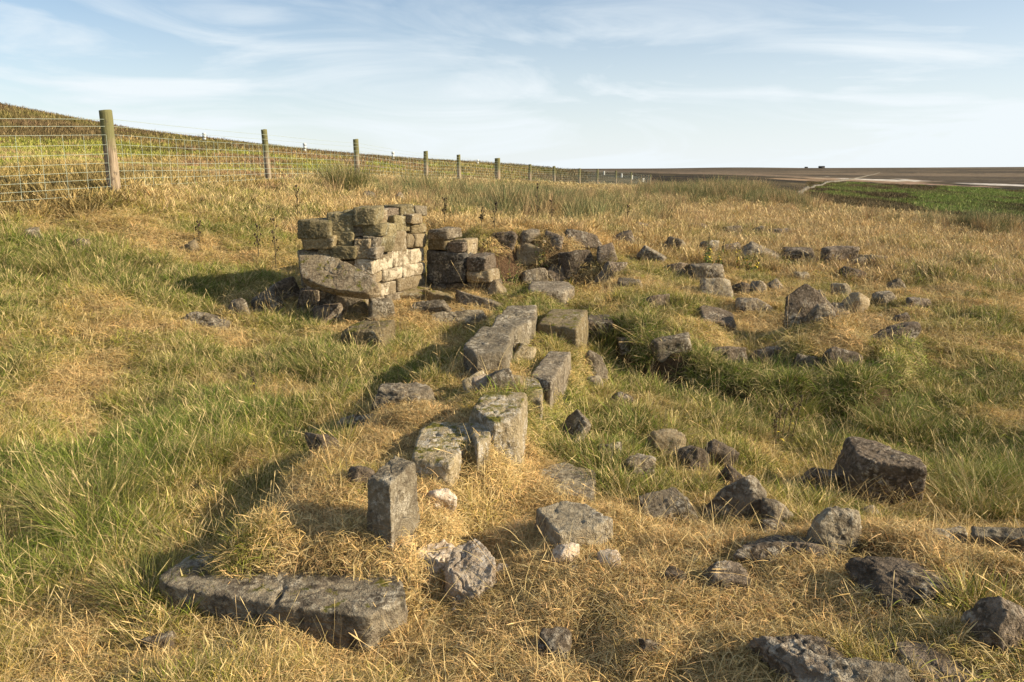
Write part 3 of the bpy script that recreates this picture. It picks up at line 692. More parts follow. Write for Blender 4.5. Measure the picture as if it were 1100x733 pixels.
S('boulder', 812, 934, 676, 750, 'gritdark', 55, 'large rough dark boulder at the bottom edge, deep shadow to its left', dr=.9, tilt=(.05, .03), n=52, amp=1.3)
S('boulder', 955, 1062, 692, 742, 'gritdark', 56, 'flat dark boulder with yellow moss at the bottom right edge', dr=.9, tilt=(.05, .03), n=44, amp=1.1, block=.6)
S('boulder', 868, 975, 700, 760, 'grit', 57, 'straw-fringed grey rock wedged between the two bottom edge boulders', dr=.7, tilt=(.05, .03), n=36)
S('long_stone', 1042, 1112, 566, 588, 'gritlight', 58, 'long weathered log-like stone at the right edge', dr=.3, block=.8, yaw=R(-8))
S('fieldstone', 986, 1040, 562, 579, 'grit', 59, 'low grey stone in pale bent grass left of the log-like stone', dr=.6)
S('thin_stone', 597, 634, 438, 470, 'grit', 60, 'thin slanting stone sunk along the right foot of the ridge', dr=.4, yaw=R(-48), block=.7)
S('fieldstone', 619, 654, 377, 404, 'grit', 61, 'small pointed stone with black left face and pale right, right of the ridge', dr=.6, tilt=(0, R(12)), sharp=30)
S('fieldstone', 630, 648, 402, 414, 'gritlight', 62, 'tiny pale stone just below the small pointed one')
S('fieldstone', 652, 684, 420, 431, 'gritdark', 63, 'low dark stone in a tuft right of the thin slanting stone', dr=.5)
hullpx('pointed_boulder', 868, 345, [(866, 304, .18), (842, 340, .05), (844, 319, .12), (904, 341, .10), (886, 319, .22), (868, 345, 0.), (852, 318, .5), (895, 330, .6)], 'gritdark', 64, 'tall triangular dark boulder in the middle of the right rubble')
S('fieldstone', 868, 896, 322, 346, 'grit', 65, 'sloping shoulder stone against the right foot of the triangular boulder', tilt=(0, R(22)), dr=.6)
S('fieldstone', 876, 889, 307, 320, 'grit', 66, 'small stone showing behind the right shoulder of the triangular boulder')
S('fieldstone', 740, 776, 281, 301, 'grit', 67, 'flat slab-topped stone perched at the left end of the right rubble', dr=.9, block=.8, tilt=(0, R(8)))
S('fieldstone', 751, 783, 298, 316, 'gritlight', 68, 'squared light grey stone below the slab-topped perched stone', dr=.7, block=.95, cuts=3)
S('fieldstone', 783, 806, 302, 315, 'gritdark', 69, 'left one of two brown stones right of the squared light grey stone')
S('fieldstone', 804, 825, 301, 314, 'grit', 70, 'right one of two brown stones right of the squared light grey stone')
S('flat_stone', 789, 830, 319, 333, 'grit', 71, 'flat sloping stone left of the triangular boulder', dr=.6, tilt=(0, R(10)))
S('flat_stone', 748, 792, 332, 350, 'gritdark', 72, 'flat stone with a black underside on the turf bank', dr=.9, block=.8)
S('fieldstone', 893, 913, 303, 317, 'gritlight', 73, 'pale stone, uppermost of the cluster right of the triangular boulder')
S('fieldstone', 905, 932, 312, 334, 'tan', 74, 'round-headed tan stone in the cluster right of the triangular boulder')
S('fieldstone', 890, 912, 325, 338, 'grit', 75, 'small stone at the lower left of the tan round-headed stone')
S('fieldstone', 936, 965, 312, 329, 'grit', 76, 'wide dark-fronted stone right of the tan round-headed one')
S('fieldstone', 951, 969, 300, 311, 'grit', 77, 'small stone on the grass above the wide dark-fronted one')
S('fieldstone', 974, 1001, 319, 331, 'gritdark', 78, 'lone dark stone at the right end of the rubble')
S('flat_stone', 929, 988, 352, 364, 'gritdark', 79, 'long low dark stone on the slope below the right rubble', dr=.4, block=.7)
S('squared_block', 884, 917, 263, 282, 'gritdark', 80, 'dark squared block standing proudest in the back row on the right', dr=.5, block=.95, cuts=3, tilt=(0, R(6)))
S('squared_block', 841, 876, 266, 281, 'gritdark', 81, 'wide dark squared block, left neighbour of the proudest back row block', dr=.5, block=.95, cuts=3)
S('flat_stone', 795, 840, 264, 276, 'grit', 82, 'low mossy grey stone at the left end of the back row', dr=.5, block=.8)
S('flat_stone', 921, 954, 274, 282, 'tan', 83, 'low pinkish stone at the right end of the back row', dr=.4, block=.9)
S('fieldstone', 911, 932, 276, 287, 'grit', 84, 'small stone leaning in front of the low pinkish one', dr=.6)
S('fieldstone', 901, 930, 286, 298, 'gritdark', 85, 'half-buried dark stone below the back row', dr=.6)
FG = 'footing stones just breaking the turf far back'
for k, (a, b, c, d, m) in enumerate([(741, 760, 240, 247, 'gritdark'), (778, 797, 243, 249, 'grit'), (804, 822, 244, 250, 'grit'), (822, 858, 245, 253, 'gritdark'), (700, 716, 238, 243, 'grit'), (680, 698, 239, 247, 'gritdark')]):
    S('footing_stone', a, b, c, d, m, 90 + k, ['small dark footing stone, third from the left of the farthest row', 'short grey footing stone near the middle of the farthest row', 'pale topped footing stone beside the longest one of the farthest row',
      'longest dark footing stone closing the farthest row', 'faint grey footing stone, second from the left of the farthest row', 'dark footing stone above the pit, leftmost of the farthest row'][k], dr=.6, block=.8, group=FG)
S('packing_stone', 498, 526, 398, 418, 'ridge', 170, 'pale broken stone in the straw between the bleached ridge stone and the ridge-top block', dr=.7, block=.6)
S('packing_stone', 524, 552, 394, 414, 'grit', 171, 'grey broken stone packed before the right foot of the ridge-top block', dr=.7, block=.6)
S('packing_stone', 548, 574, 362, 386, 'ridge', 172, 'pale stone packed between the ridge crest and the mossy squared block', dr=.7, block=.6)
S('packing_stone', 455, 490, 512, 540, 'mortar', 173, 'flaky mortar patch in the bank face just right of the upright block', dr=.6, amp=1.5, block=.4)
# pit edge and pit floor
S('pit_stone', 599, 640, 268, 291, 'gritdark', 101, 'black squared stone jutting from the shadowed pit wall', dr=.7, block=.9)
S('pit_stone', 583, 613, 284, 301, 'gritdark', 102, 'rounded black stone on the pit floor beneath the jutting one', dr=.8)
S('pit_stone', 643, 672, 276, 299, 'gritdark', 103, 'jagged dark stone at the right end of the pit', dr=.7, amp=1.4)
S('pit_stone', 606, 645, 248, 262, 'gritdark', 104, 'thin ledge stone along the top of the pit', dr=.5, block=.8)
S('ledge_stone', 651, 682, 249, 263, 'gritdark', 105, 'dark ledge stone tilted upward right of the pit', dr=.5, tilt=(0, R(-10)))
S('ledge_stone', 713, 737, 256, 268, 'grit', 106, 'weathered ledge stone just left of the yellow-leaved plant', dr=.6)
S('ledge_stone', 752, 772, 258, 270, 'gritlight', 107, 'pale stone half hidden behind the yellow-leaved plant', dr=.6)
S('pit_stone', 524, 556, 247, 262, 'gritdark', 108, 'dark reddish stone of the pit wall right next to the wall pier', dr=.4, block=.8, cat='stone')
S('pit_stone', 552, 583, 262, 282, 'tan', 109, 'crumbling pinkish stone low in the pit wall', dr=.5, amp=1.5)
# behind and beside the wall
S('fieldstone', 388, 404, 206, 213, 'gritdark', 110, 'small dark stone beyond the wall, below the third fence post')
S('fieldstone', 422, 436, 207, 217, 'grit', 111, 'grey pointed stone just above the top of the wall')
S('embedded_stone', 203, 252, 336, 351, 'grit', 112, 'grey flush stone in the meadow left of the wall', dr=.8, amp=1.3, block=.6)
S('embedded_stone', 28, 50, 245, 256, 'grit', 113, 'faint grey stone in the meadow nearest the left edge', dr=.8)
S('embedded_stone', 79, 96, 256, 264, 'gritdark', 114, 'small dark stone behind the long grass tussock')
S('embedded_stone', 198, 214, 259, 268, 'tan', 115, 'small reddish stone alone in the upper left meadow')
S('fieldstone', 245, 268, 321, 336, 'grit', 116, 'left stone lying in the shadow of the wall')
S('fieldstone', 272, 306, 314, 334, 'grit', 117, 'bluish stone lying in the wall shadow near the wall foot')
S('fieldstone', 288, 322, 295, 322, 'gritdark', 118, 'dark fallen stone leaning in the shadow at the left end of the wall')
S('fieldstone', 152, 190, 675, 699, 'gritdark', 119, 'dark stone in straw at the bottom left below the flat slab')
S('dressed_block', 370, 424, 347, 372, 'gritgold', 120, 'rounded tan block with a hollow in front of the wall', dr=.7, block=.8, amp=.8, n=34)
S('dressed_block', 393, 428, 318, 341, 'gritlight', 121, 'squared block with a mossy side at the foot of the whitewashed masonry', dr=.9, block=.95, cuts=3, yaw=R(20))
S('small_block', 376, 396, 322, 336, 'gritgold', 122, 'small block with an orange sunlit end below the big tilted slab', dr=.8, block=.8)
S('small_block', 392, 409, 337, 346, 'tan', 123, 'orange-ended chip of stone lying before the squared mossy-sided block', dr=.8, block=.8)
S('paving_slab', 420, 462, 307, 322, 'gritgold', 124, 'flat broken slab spilling out of the wall corner', dr=1.0, block=.9, amp=.7)
S('paving_slab', 450, 500, 311, 326, 'gritgold', 125, 'sloping broken slab between the wall corner and the ridge', dr=.9, block=.8, tilt=(0, R(10)))
S('step_stone', 432, 486, 325, 335, 'grit', 126, 'long low kerb stone in the grass before the broken slabs', dr=.35, block=.8)
S('step_stone', 455, 520, 335, 345, 'gritlight', 127, 'long low grey kerb stone nearest the ridge, grass shadow beneath', dr=.3, block=.8)
S('step_stone', 484, 545, 318, 327, 'grit', 128, 'long low kerb stone running towards the squared block before the pit', dr=.25, block=.8)
S('rubble_stone', 521, 545, 303, 318, 'tan', 129, 'pale tumbled stone right of the wall pier')
S('embedded_stone', 402, 468, 412, 430, 'grit', 130, 'knobbly stone showing through straw left of the ridge', dr=.6, amp=1.6)
S('embedded_stone', 362, 412, 442, 455, 'grit', 131, 'moss-topped stone on the shaded left lip of the bank', dr=.6, amp=1.5)
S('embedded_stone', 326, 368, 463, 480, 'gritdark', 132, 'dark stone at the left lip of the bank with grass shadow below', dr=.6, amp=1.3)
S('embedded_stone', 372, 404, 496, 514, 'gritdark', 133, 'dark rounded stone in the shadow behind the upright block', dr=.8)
S('rubble_stone', 508, 532, 400, 416, 'mortar', 134, 'white rubble chip under the black front of the largest ridge block', amp=1.4)
S('rubble_stone', 545, 562, 398, 410, 'tan', 135, 'orange pebble between the ridge block and the dark oblong block')
S('turf_stone', 803, 850, 371, 388, 'gritdark', 136, 'dark stone in the eroded face of the right turf bank', dr=.4, block=.7)
S('turf_stone', 700, 745, 361, 374, 'grit', 137, 'weathered stone under the turf lip near the mossy block', dr=.4, block=.7)
S('turf_stone', 885, 922, 374, 391, 'gritdark', 138, 'dark stone at the right end of the eroded turf bank', dr=.4, block=.7)
S('fieldstone', 640, 668, 590, 604, 'mortar', 139, 'white chip of stone lying in straw right of the rubble')
S('fieldstone', 708, 735, 608, 622, 'gritdark', 140, 'small grey stone peeping from straw left of the black-fronted stone')
S('fieldstone', 530, 547, 592, 612, 'mortar', 141, 'pale pebble right of the knobbly pinkish mortar lump')
S('fieldstone', 815, 850, 534, 554, 'grit', 142, 'grey stone half hidden by grass between pointed stone and wedge stone')
S('fieldstone', 812, 848, 553, 570, 'gritdark', 143, 'low dark stone just behind the long low rock of the mound crest')

for _k, (_a, _b, _c, _d, _m, _l) in enumerate([
    (558, 584, 247, 259, 'grit', 'low stone topping the pit wall between the reddish stone and the hollow'), (584, 606, 250, 260, 'gritdark', 'dark mossy stone just left of the thin pit ledge stone'),
    (560, 588, 288, 303, 'grit', 'pinkish stone low in the pit, left of the rounded black one'), (640, 662, 262, 277, 'gritdark', 'dark block closing the right corner of the pit hollow'),
    (686, 714, 268, 280, 'grit', 'flat stone in turf between the pit and the yellow-leaved plant'), (714, 742, 282, 294, 'gritdark', 'dark stone just left of the slab-topped perched stone'),
    (664, 690, 300, 310, 'grit', 'low grey stone below the jagged one at the pit corner'), (772, 796, 262, 272, 'gritdark', 'dark stone between the yellow-leaved plant and the back row'),
    (855, 872, 290, 299, 'grit', 'small stone between the back row and the triangular boulder'), (690, 720, 316, 326, 'gritdark', 'half-buried stone on the turf bank above its left end'),
    (826, 842, 300, 310, 'grit', 'small stone left of the peak of the triangular boulder'), (958, 978, 336, 345, 'gritdark', 'small dark stone below the lone dark one at the rubble end'),
    (762, 800, 372, 384, 'gritdark', 'broad dark stone in the middle of the eroded turf bank'), (852, 884, 379, 390, 'grit', 'grey stone in the eroded turf bank beneath its grassy lip'),
    (660, 694, 362, 372, 'gritdark', 'dark stone at the left end of the eroded turf bank')]):
    S('rubble_stone', _a, _b, _c, _d, _m, 150 + _k, _l, dr=.6, block=.7)
# small chips and fragments: individual copies
_cr = np.random.default_rng(909); _kinds = [boulder('stone_chip', 1, .8, .6, M[m_k], 900 + i, 8, 10, block=.2, amp=1.2) for i, m_k in enumerate(['mortar', 'grit', 'gritdark', 'tan', 'gritlight', 'mortar'])]
_areas = [(480, 640, 60, 40, 26, 'chips of pale rubble strewn in the straw below the ridge', 'small pale chip among the rubble strewn below the ridge'), (600, 600, 40, 30, 26, 'chips beside the split block', 'small stone chip in the straw beside the split-faced block'),
          (860, 700, 120, 20, 16, 'chips at the bottom right', 'small stone chip on the dry mound between the bottom edge boulders'), (480, 322, 50, 8, 14, 'chips at the wall foot', 'small broken chip at the foot of the whitewashed masonry'),
          (590, 262, 80, 10, 18, 'crumbs of the pit wall', 'small stone crumbling out of the pit wall'), (460, 540, 18, 25, 20, 'chips beside the upright block', 'small mortar chip in the litter right of the upright block'), (880, 330, 70, 14, 12, 'chips in the right rubble', 'small fragment among the right rubble')]
_first = set()
for _u, _v, _su, _sv, _num, _g, _l in _areas:
    for _j in range(_num):
        _p = hit(_u + _cr.normal(0, _su), min(_v + _cr.normal(0, _sv), 728)); _k = int(_cr.integers(0, 6)); _src = _kinds[_k]
        _o = _src if _k not in _first else _src.copy()
        if _k in _first: COL.objects.link(_o)
        _first.add(_k); _sz = _cr.uniform(.015, .045) * (1 if _p[1] < 5 else 2.2)
        _o.location = (_p[0], _p[1], _p[2] + _sz * .25 + .012); _o.scale = (_sz, _sz, _sz * _cr.uniform(.6, 1)); _o.rotation_euler = (_cr.uniform(-.5, .5), _cr.uniform(-.5, .5), _cr.uniform(0, 6.28)); tag(_o, _l, 'stone chip', _g)
for _k in range(6):
    if _k not in _first: bpy.data.objects.remove(_kinds[_k])

# ------------------------------------------------------------------ ruined wall
def plane_hit(u, v, a, b, off=0.):
    """sight line against the vertical plane through world xy points a-b pushed back by off"""
    a = np.array(a, float); b = np.array(b, float); t = b - a; nrm = np.array([t[1], -t[0]]); nrm /= np.linalg.norm(nrm)
    if nrm @ a > 0: nrm = -nrm             # towards the camera
    a = a - nrm * off; r = ray(u, v); k = (nrm @ a) / (nrm @ r[:2]); return np.array([0, 0, EYE]) + r * k, nrm
WA = (-2.42, 8.95); WB = (-1.66, 8.88); WC = (-1.10, 10.15); WD = (-.22, 9.75)
wall = empty('ruined_wall', (-1.75, 9.3, hz1(-1.75, 9.3)))
tag(wall, 'ruined drystone wall corner of piled stones with whitewashed lower courses', 'stone wall')
_wr = np.random.default_rng(77)
def wstone(q, pl, mat, seed, thick=.26, off=0., label=None, amp=.5, name='stone', n=18, depthtop=0.):
    """q: four corners (tl,tr,br,bl) seen on the wall face"""
    P = []; cx = sum(a for a, _ in q) / 4; cy = sum(b for _, b in q) / 4
    for (u, v) in q:
        u = cx + (u - cx) * .965; v = cy + (v - cy) * .945
        p, nrm = plane_hit(u, v, *pl, off=off); jr = _wr.normal(0, .008 if amp > .4 else .005, (2, 3)); P.append(p + jr[0]); P.append(p - np.array([nrm[0], nrm[1], 0]) * thick + jr[1] * 2)
    if amp > .4: P.append(np.mean(P[::2], 0) + np.array([nrm[0], nrm[1], 0]) * _wr.uniform(.0, .03) + _wr.normal(0, .015, 3))
    o = hull_stone(name, P, M[mat], seed, n, 17, amp * 1.1 if pl is not PC else 1.0, .3); child(o, wall)
    if label: o['label'] = label
    return o
def rc(a, b, c, d): return [(a, c), (b, c), (b, d), (a, d)]
PA = (WA, WB); PB = (WB, WC); PC = (WC, WD)
AL = [  # left face and the loose upper courses: rect in photo survey coordinates, plane, material, push-back
    (rc(317.5, 356, 237.6, 256), PA, 'olive', -.06, .45), (rc(348, 379, 229, 249.5), PA, 'olive', .0, .4), (rc(368, 385, 226, 240), PA, 'olive', .12, .3),
    (rc(378, 405, 223, 243), PA, 'olive', .0, .35), (rc(401, 417.5, 225, 242), PB, 'tan', .05, .3), (rc(412, 433, 223, 239), PB, 'gritdark', .08, .3),
    (rc(430.5, 445, 220.5, 233), PB, 'olive', .05, .25), (rc(447, 459, 221, 232.5), PB, 'gritlight', .1, .2), (rc(441, 454, 229, 240), PB, 'tan', .0, .22),
    (rc(323, 360, 254.5, 267), PA, 'gritgold', -.03, .45), (rc(355.5, 380, 248, 265), PA, 'olive', .02, .4), (rc(376, 391, 240.5, 255), PA, 'grit', .08, .3),
    (rc(388, 411, 241, 256.5), PA, 'olive', .05, .3), (rc(409.5, 427, 238.5, 255), PB, 'olive', .02, .3), (rc(423.5, 443.5, 232, 249.5), PB, 'olive', .03, .3),
    (rc(443, 458.5, 239, 251.5), PB, 'gritgold', .02, .3),
    (rc(339, 356, 266.5, 281), PA, 'gritgold', .03, .35), (rc(351, 382, 264.5, 279.5), PA, 'olive', .0, .4), (rc(378.5, 397.5, 256, 279), PA, 'tan', .0, .35),
    (rc(388, 405, 254, 267), PA, 'grit', .06, .3), (rc(394, 406, 265, 279), PA, 'grit', .03, .3), (rc(404, 423.5, 254.5, 271.5), PB, 'olive', -.08, .4),
    (rc(421.5, 437.5, 248.5, 270.5), PB, 'tan', .0, .3), (rc(436.5, 448, 250.5, 267), PB, 'tan', .0, .3), (rc(446.5, 458, 251.5, 266), PB, 'tan', .0, .3),
    (rc(332, 352, 279, 292), PA, 'grit', .06, .35), (rc(350, 383, 279, 296), PA, 'tan', .03, .35), (rc(380, 401, 278, 296), PA, 'lime', .03, .35)]
for k, (q, pl, mt, off, th) in enumerate(AL):
    rs = np.random.default_rng(200 + k); q = [(a + rs.uniform(-1.2, 1.2), b + rs.uniform(-.9, 1.0)) for a, b in q]
    wstone(q, pl, mt, 200 + k, th * rs.uniform(.8, 1.1), off + rs.uniform(-.05, .05), amp=rs.uniform(.62, .85), n=26)
# mortared lower courses: the joints climb with the receding face
def course(u0, u1, t0, t1, b0, b1, cuts, mats, seed, pl=PB):
    us = [u0 + (u1 - u0) * c for c in cuts]; f = lambda u, a, b: a + (b - a) * (u - u0) / (u1 - u0)
    for i in range(len(us) - 1):
        a, b = us[i], us[i + 1]; q = [(a, f(a, t0, t1)), (b, f(b, t0, t1)), (b, f(b, b0, b1)), (a, f(a, b0, b1))]
        q = [(uu + rng.uniform(-.8, .8), vv + rng.uniform(-.8, .8)) for uu, vv in q]; wstone(q, pl, mats[i % len(mats)], seed + i, .3, rng.uniform(-.02, .015), amp=.55, n=24)
course(400, 458, 273, 265.5, 293, 281.5, [0, .40, .73, 1], ['lime', 'lime', 'lime'], 240)
course(400, 458, 293, 281.5, 306, 294, [0, .20, .58, 1], ['tan', 'lime', 'lime'], 250)
course(396, 458, 307, 294, 322, 307, [0, .22, .50, 1], ['tan', 'lime', 'tan'], 260)
course(392, 456, 322, 307, 340, 322, [0, .36, 1], ['grit', 'grit'], 270)
course(352, 398, 296, 296, 312, 311, [0, .55, 1], ['grit', 'grit'], 276, PA)
course(320, 396, 312, 311, 330, 332, [0, .30, .62, 1], ['gritdark', 'grit', 'grit'], 280, PA)
course(322, 394, 329, 331, 352, 350, [0, .4, .75, 1], ['gritdark', 'gritdark', 'grit'], 290, PA)
# the shaded return face and its pier, some stones also coloured darker for shade
wstone([(457, 268), (499, 272), (500, 305), (457, 306)], PC, 'limeshade', 300, .3, .0, 'tall slab set on end, shade put into its dark colour', amp=.3, n=26)
wstone(rc(458, 483, 245, 258), PC, 'grit', 301, .35, -.03); wstone(rc(458, 478, 256, 270), PC, 'gritgold', 302, .3, -.02)
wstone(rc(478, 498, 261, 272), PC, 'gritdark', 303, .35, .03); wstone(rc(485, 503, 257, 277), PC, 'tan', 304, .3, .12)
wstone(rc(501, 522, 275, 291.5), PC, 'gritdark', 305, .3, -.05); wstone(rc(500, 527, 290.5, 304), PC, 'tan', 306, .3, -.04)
wstone(rc(457, 478, 304, 318), PC, 'limeshade', 307, .3, .0); wstone(rc(477, 500, 304, 318), PC, 'gritdark', 308, .3, .03); wstone(rc(500, 530, 303, 318), PC, 'grit', 309, .3, .02)
wstone(rc(468, 484, 246, 254), PC, 'gritlight', 310, .3, .25)
# rubble hearting and mortar behind the two faces
def core(a, b, back, zt0, zt1, seed):
    a = np.array(a); b = np.array(b); t = (b - a) / np.linalg.norm(b - a); nrm = np.array([t[1], -t[0]])
    if nrm @ a > 0: nrm = -nrm
    a0 = a - nrm * .11; b0 = b - nrm * .11; pts = []
    for (p, zt) in ((a0 + t * .06, zt0), (b0 - t * .04, zt1)):
        for q in (p, p - nrm * back):
            pts.append((q[0], q[1], zt)); pts.append((q[0], q[1], -.1))
    o = hull_stone('mortar_core', pts, M['mortar'], seed, 34, 30, .25, .1); child(o, wall)
core(WA, WB, .36, .86, .92, 320); core(WB, WC, .34, .88, .72, 321); core(WC, (-.62, 9.95), .3, .62, .5, 322)
# back skin of the wall (seen only from beside it)
for k in range(16):
    rs = np.random.default_rng(340 + k); t = k % 8 / 8.; lvl = k // 8
    a = np.array(WA) + (np.array(WB) - np.array(WA)) * (t * 1.0) + np.array([.05, .48])
    o = boulder('stone', rs.uniform(.2, .3), rs.uniform(.2, .28), rs.uniform(.2, .3), M[['grit', 'olive', 'gritgold'][k % 3]], 360 + k, 12, 6, loc=(a[0], a[1] + .02, .38 + .3 * lvl + hz1(a[0], a[1]) * .3), block=.8, yaw=rs.uniform(-.2, .2)); child(o, wall)

# the big tilted slab propped against the wall's left end: top polygon leaning forward
sl_pts = []
for (u, v) in [(318, 268), (332, 266), (351, 272), (356, 281), (382, 290), (401, 296), (407, 306), (394, 315), (354, 310), (324, 298)]:
    f = (v - 266) / 50.
    p, nrm = plane_hit(u, v, (-2.42, 8.95), (-1.66, 8.88), off=.05 - .50 * f)
    sl_pts.append(p); sl_pts.append(p + np.array([.02, .10, -.10]))
o = hull_stone('leaning_slab', sl_pts, M['slab'], 330, 60, 26, .75, .6)
tag(o, 'big tilted grey-brown slab leaning out of the left end of the ruined wall', 'stone slab')
for k, (a, b, c, d, m, lb) in enumerate([(352, 396, 310, 334, 'grit', 'brown stone propping the right half of the big tilted slab'), (320, 350, 305, 332, 'gritdark', 'dark stone in the hollow beneath the big tilted slab'),
                                     (335, 372, 326, 346, 'gritdark', 'dark stone at ground level below the big tilted slab')]):
    S('propping_stone', a, b, c, d, m, 333 + k, lb, dr=.6, block=.6)

# ------------------------------------------------------------------ fence
tw = NT('weathered_post_wood'); g = tw.n('ShaderNodeTexCoord'); mpn = tw.n('ShaderNodeMapping'); mpn.inputs['Scale'].default_value = (30, 30, 2.0); tw.l(g.outputs['Object'], mpn.inputs[0])
a = tw.noise(mpn.outputs[0], 1.6, 6, .65); b = tw.noise(g.outputs['Object'], 9, 5, .6); zz_ = tw.n('ShaderNodeSeparateXYZ'); tw.l(g.outputs['Object'], zz_.inputs[0])
col = tw.mix(tw.rng(a, .35, .65), (.17, .125, .08), (.40, .31, .21)); col = tw.mix(tw.rng(tw.math('ADD', zz_.outputs[2], tw.math('MULTIPLY', b, .5)), 1.15, 1.42), col, (.17, .16, .07))
col = tw.mix(tw.math('MULTIPLY', tw.rng(b, .55, .66), .7), col, (.10, .08, .055))
M['post'] = tw.out(col, .9, a, .8, .01)
ws_ = NT('galvanised_wire'); M['wire'] = ws_.out((.40, .46, .37), .5, None, spec=.4)
wp = NT('white_marker_plate'); M['plate'] = wp.out((.72, .72, .66), .6)
fence = empty('wire_fence', (FENCE[1][0], FENCE[1][1], FENCE[1][2])); tag(fence, 'stock fence of round wooden posts, square wire netting and two plain wires', 'fence')
def post_mesh(rad, h, seed, lean=(0, 0)):
    rs = np.random.default_rng(seed); na, nz = 20, 34; V = []; F = []
    for j in range(nz + 1):
        z = h * j / nz
        for i in range(na):
            a = 2 * math.pi * i / na; rr = rad * (1 - .06 * j / nz) * (1 + .05 * (_T2[(i * 3 + seed) & 255, (j // 6 + seed * 5) & 255] - .5) + .05 * (_T2[(i * 7 + seed) & 255, seed & 255] - .5))
            V.append((rr * math.cos(a) + lean[0] * z, rr * math.sin(a) + lean[1] * z, z))
    for j in range(nz):
        for i in range(na): F.append((j * na + i, j * na + (i + 1) % na, (j + 1) * na + (i + 1) % na, (j + 1) * na + i))
    n0 = nz * na
    # bevelled, slightly sloping saw-cut top
    t0 = len(V)
    for i in range(na): x, y, z = V[n0 + i]; V.append((x * .93 + lean[0] * h * .07, y * .93, z + .008 + .01 * x / rad))
    c = len(V); V.append((lean[0] * h, lean[1] * h, h + .012))
    for i in range(na): F.append((n0 + i, n0 + (i + 1) % na, t0 + (i + 1) % na, t0 + i))
    for i in range(0, na, 2): F.append((t0 + i, t0 + (i + 1) % na, t0 + (i + 2) % na, c))
    return np.array(V), np.array(F)
PH = 1.25
leans = [0, -.012, -.035, -.015, .01, 0, 0, .01, -.01, .0, .01, 0, .01, 0]
posttops = {}
for k, (x, y, z) in enumerate(FENCE):
    rad = {0: .06, 1: .095, 6: .15}.get(k, .088 if k > 2 else .07)
    zg = hz1(x, y)
    V, F = post_mesh(rad, PH + (z - zg) + .3 + (.06 if k in (6,) else 0) , 50 + k, (leans[k], 0))
    o = mesh_np('post', V, F.ravel(), 4, M['post']); o.location = (x, y, zg - .3); child(o, fence)
# white line of wires: helper for thin 4-sided wires
def wires(name, segs, rad, mat):
    V = []; F = []
    for p, q in segs:
        p = np.array(p, float); q = np.array(q, float); d = q - p; d /= np.linalg.norm(d) + 1e-9
        s = np.cross(d, [0, 0, 1.0]); 
        if np.linalg.norm(s) < .1: s = np.cross(d, [1., 0, 0])
        s /= np.linalg.norm(s); t = np.cross(s, d); b = len(V)
        for e in (p, q):
            for c in (s, t, -s, -t): V.append(e + c * rad)
        for i in range(4): F.append((b + i, b + (i + 1) % 4, b + 4 + (i + 1) % 4, b + 4 + i))
    return mesh_np(name, V, np.array(F).ravel(), 4, mat, smooth=False)
NETH = [.06, .17, .28, .39, .51, .64, .77, .91]
net = []; plain = []
for k in range(len(FENCE) - 1):
    a = np.array(FENCE[k]); b = np.array(FENCE[k + 1]); ln = np.linalg.norm(b - a); m = int(ln / .3); off = np.array([.07, .02, 0])
    sag = lambda t: -.012 * math.sin(math.pi * t)
    for h in NETH:
        for j in range(4):
            t0, t1 = j / 4, (j + 1) / 4
            net.append((a + (b - a) * t0 + off + [0, 0, h + sag(t0)], a + (b - a) * t1 + off + [0, 0, h + sag(t1)]))
    for h in (1.03, 1.13):
        for j in range(4):
            t0, t1 = j / 4, (j + 1) / 4
            plain.append((a + (b - a) * t0 + off + [0, 0, h + sag(t0)], a + (b - a) * t1 + off + [0, 0, h + sag(t1)]))
    rs = np.random.default_rng(k)
    for j in range(m):
        t = (j + .5) / m; p = a + (b - a) * t + off + [0, 0, sag(t)]; jt = rs.normal(0, .012, 2)
        net.append((p + [jt[0], jt[0], NETH[0]], p + [jt[1], jt[1], NETH[-1]]))
o = wires('netting', net, .0026, M['wire']); child(o, fence); o['label'] = 'square stock netting'
o = wires('line_wire', plain, .0028, M['wire']); child(o, fence)
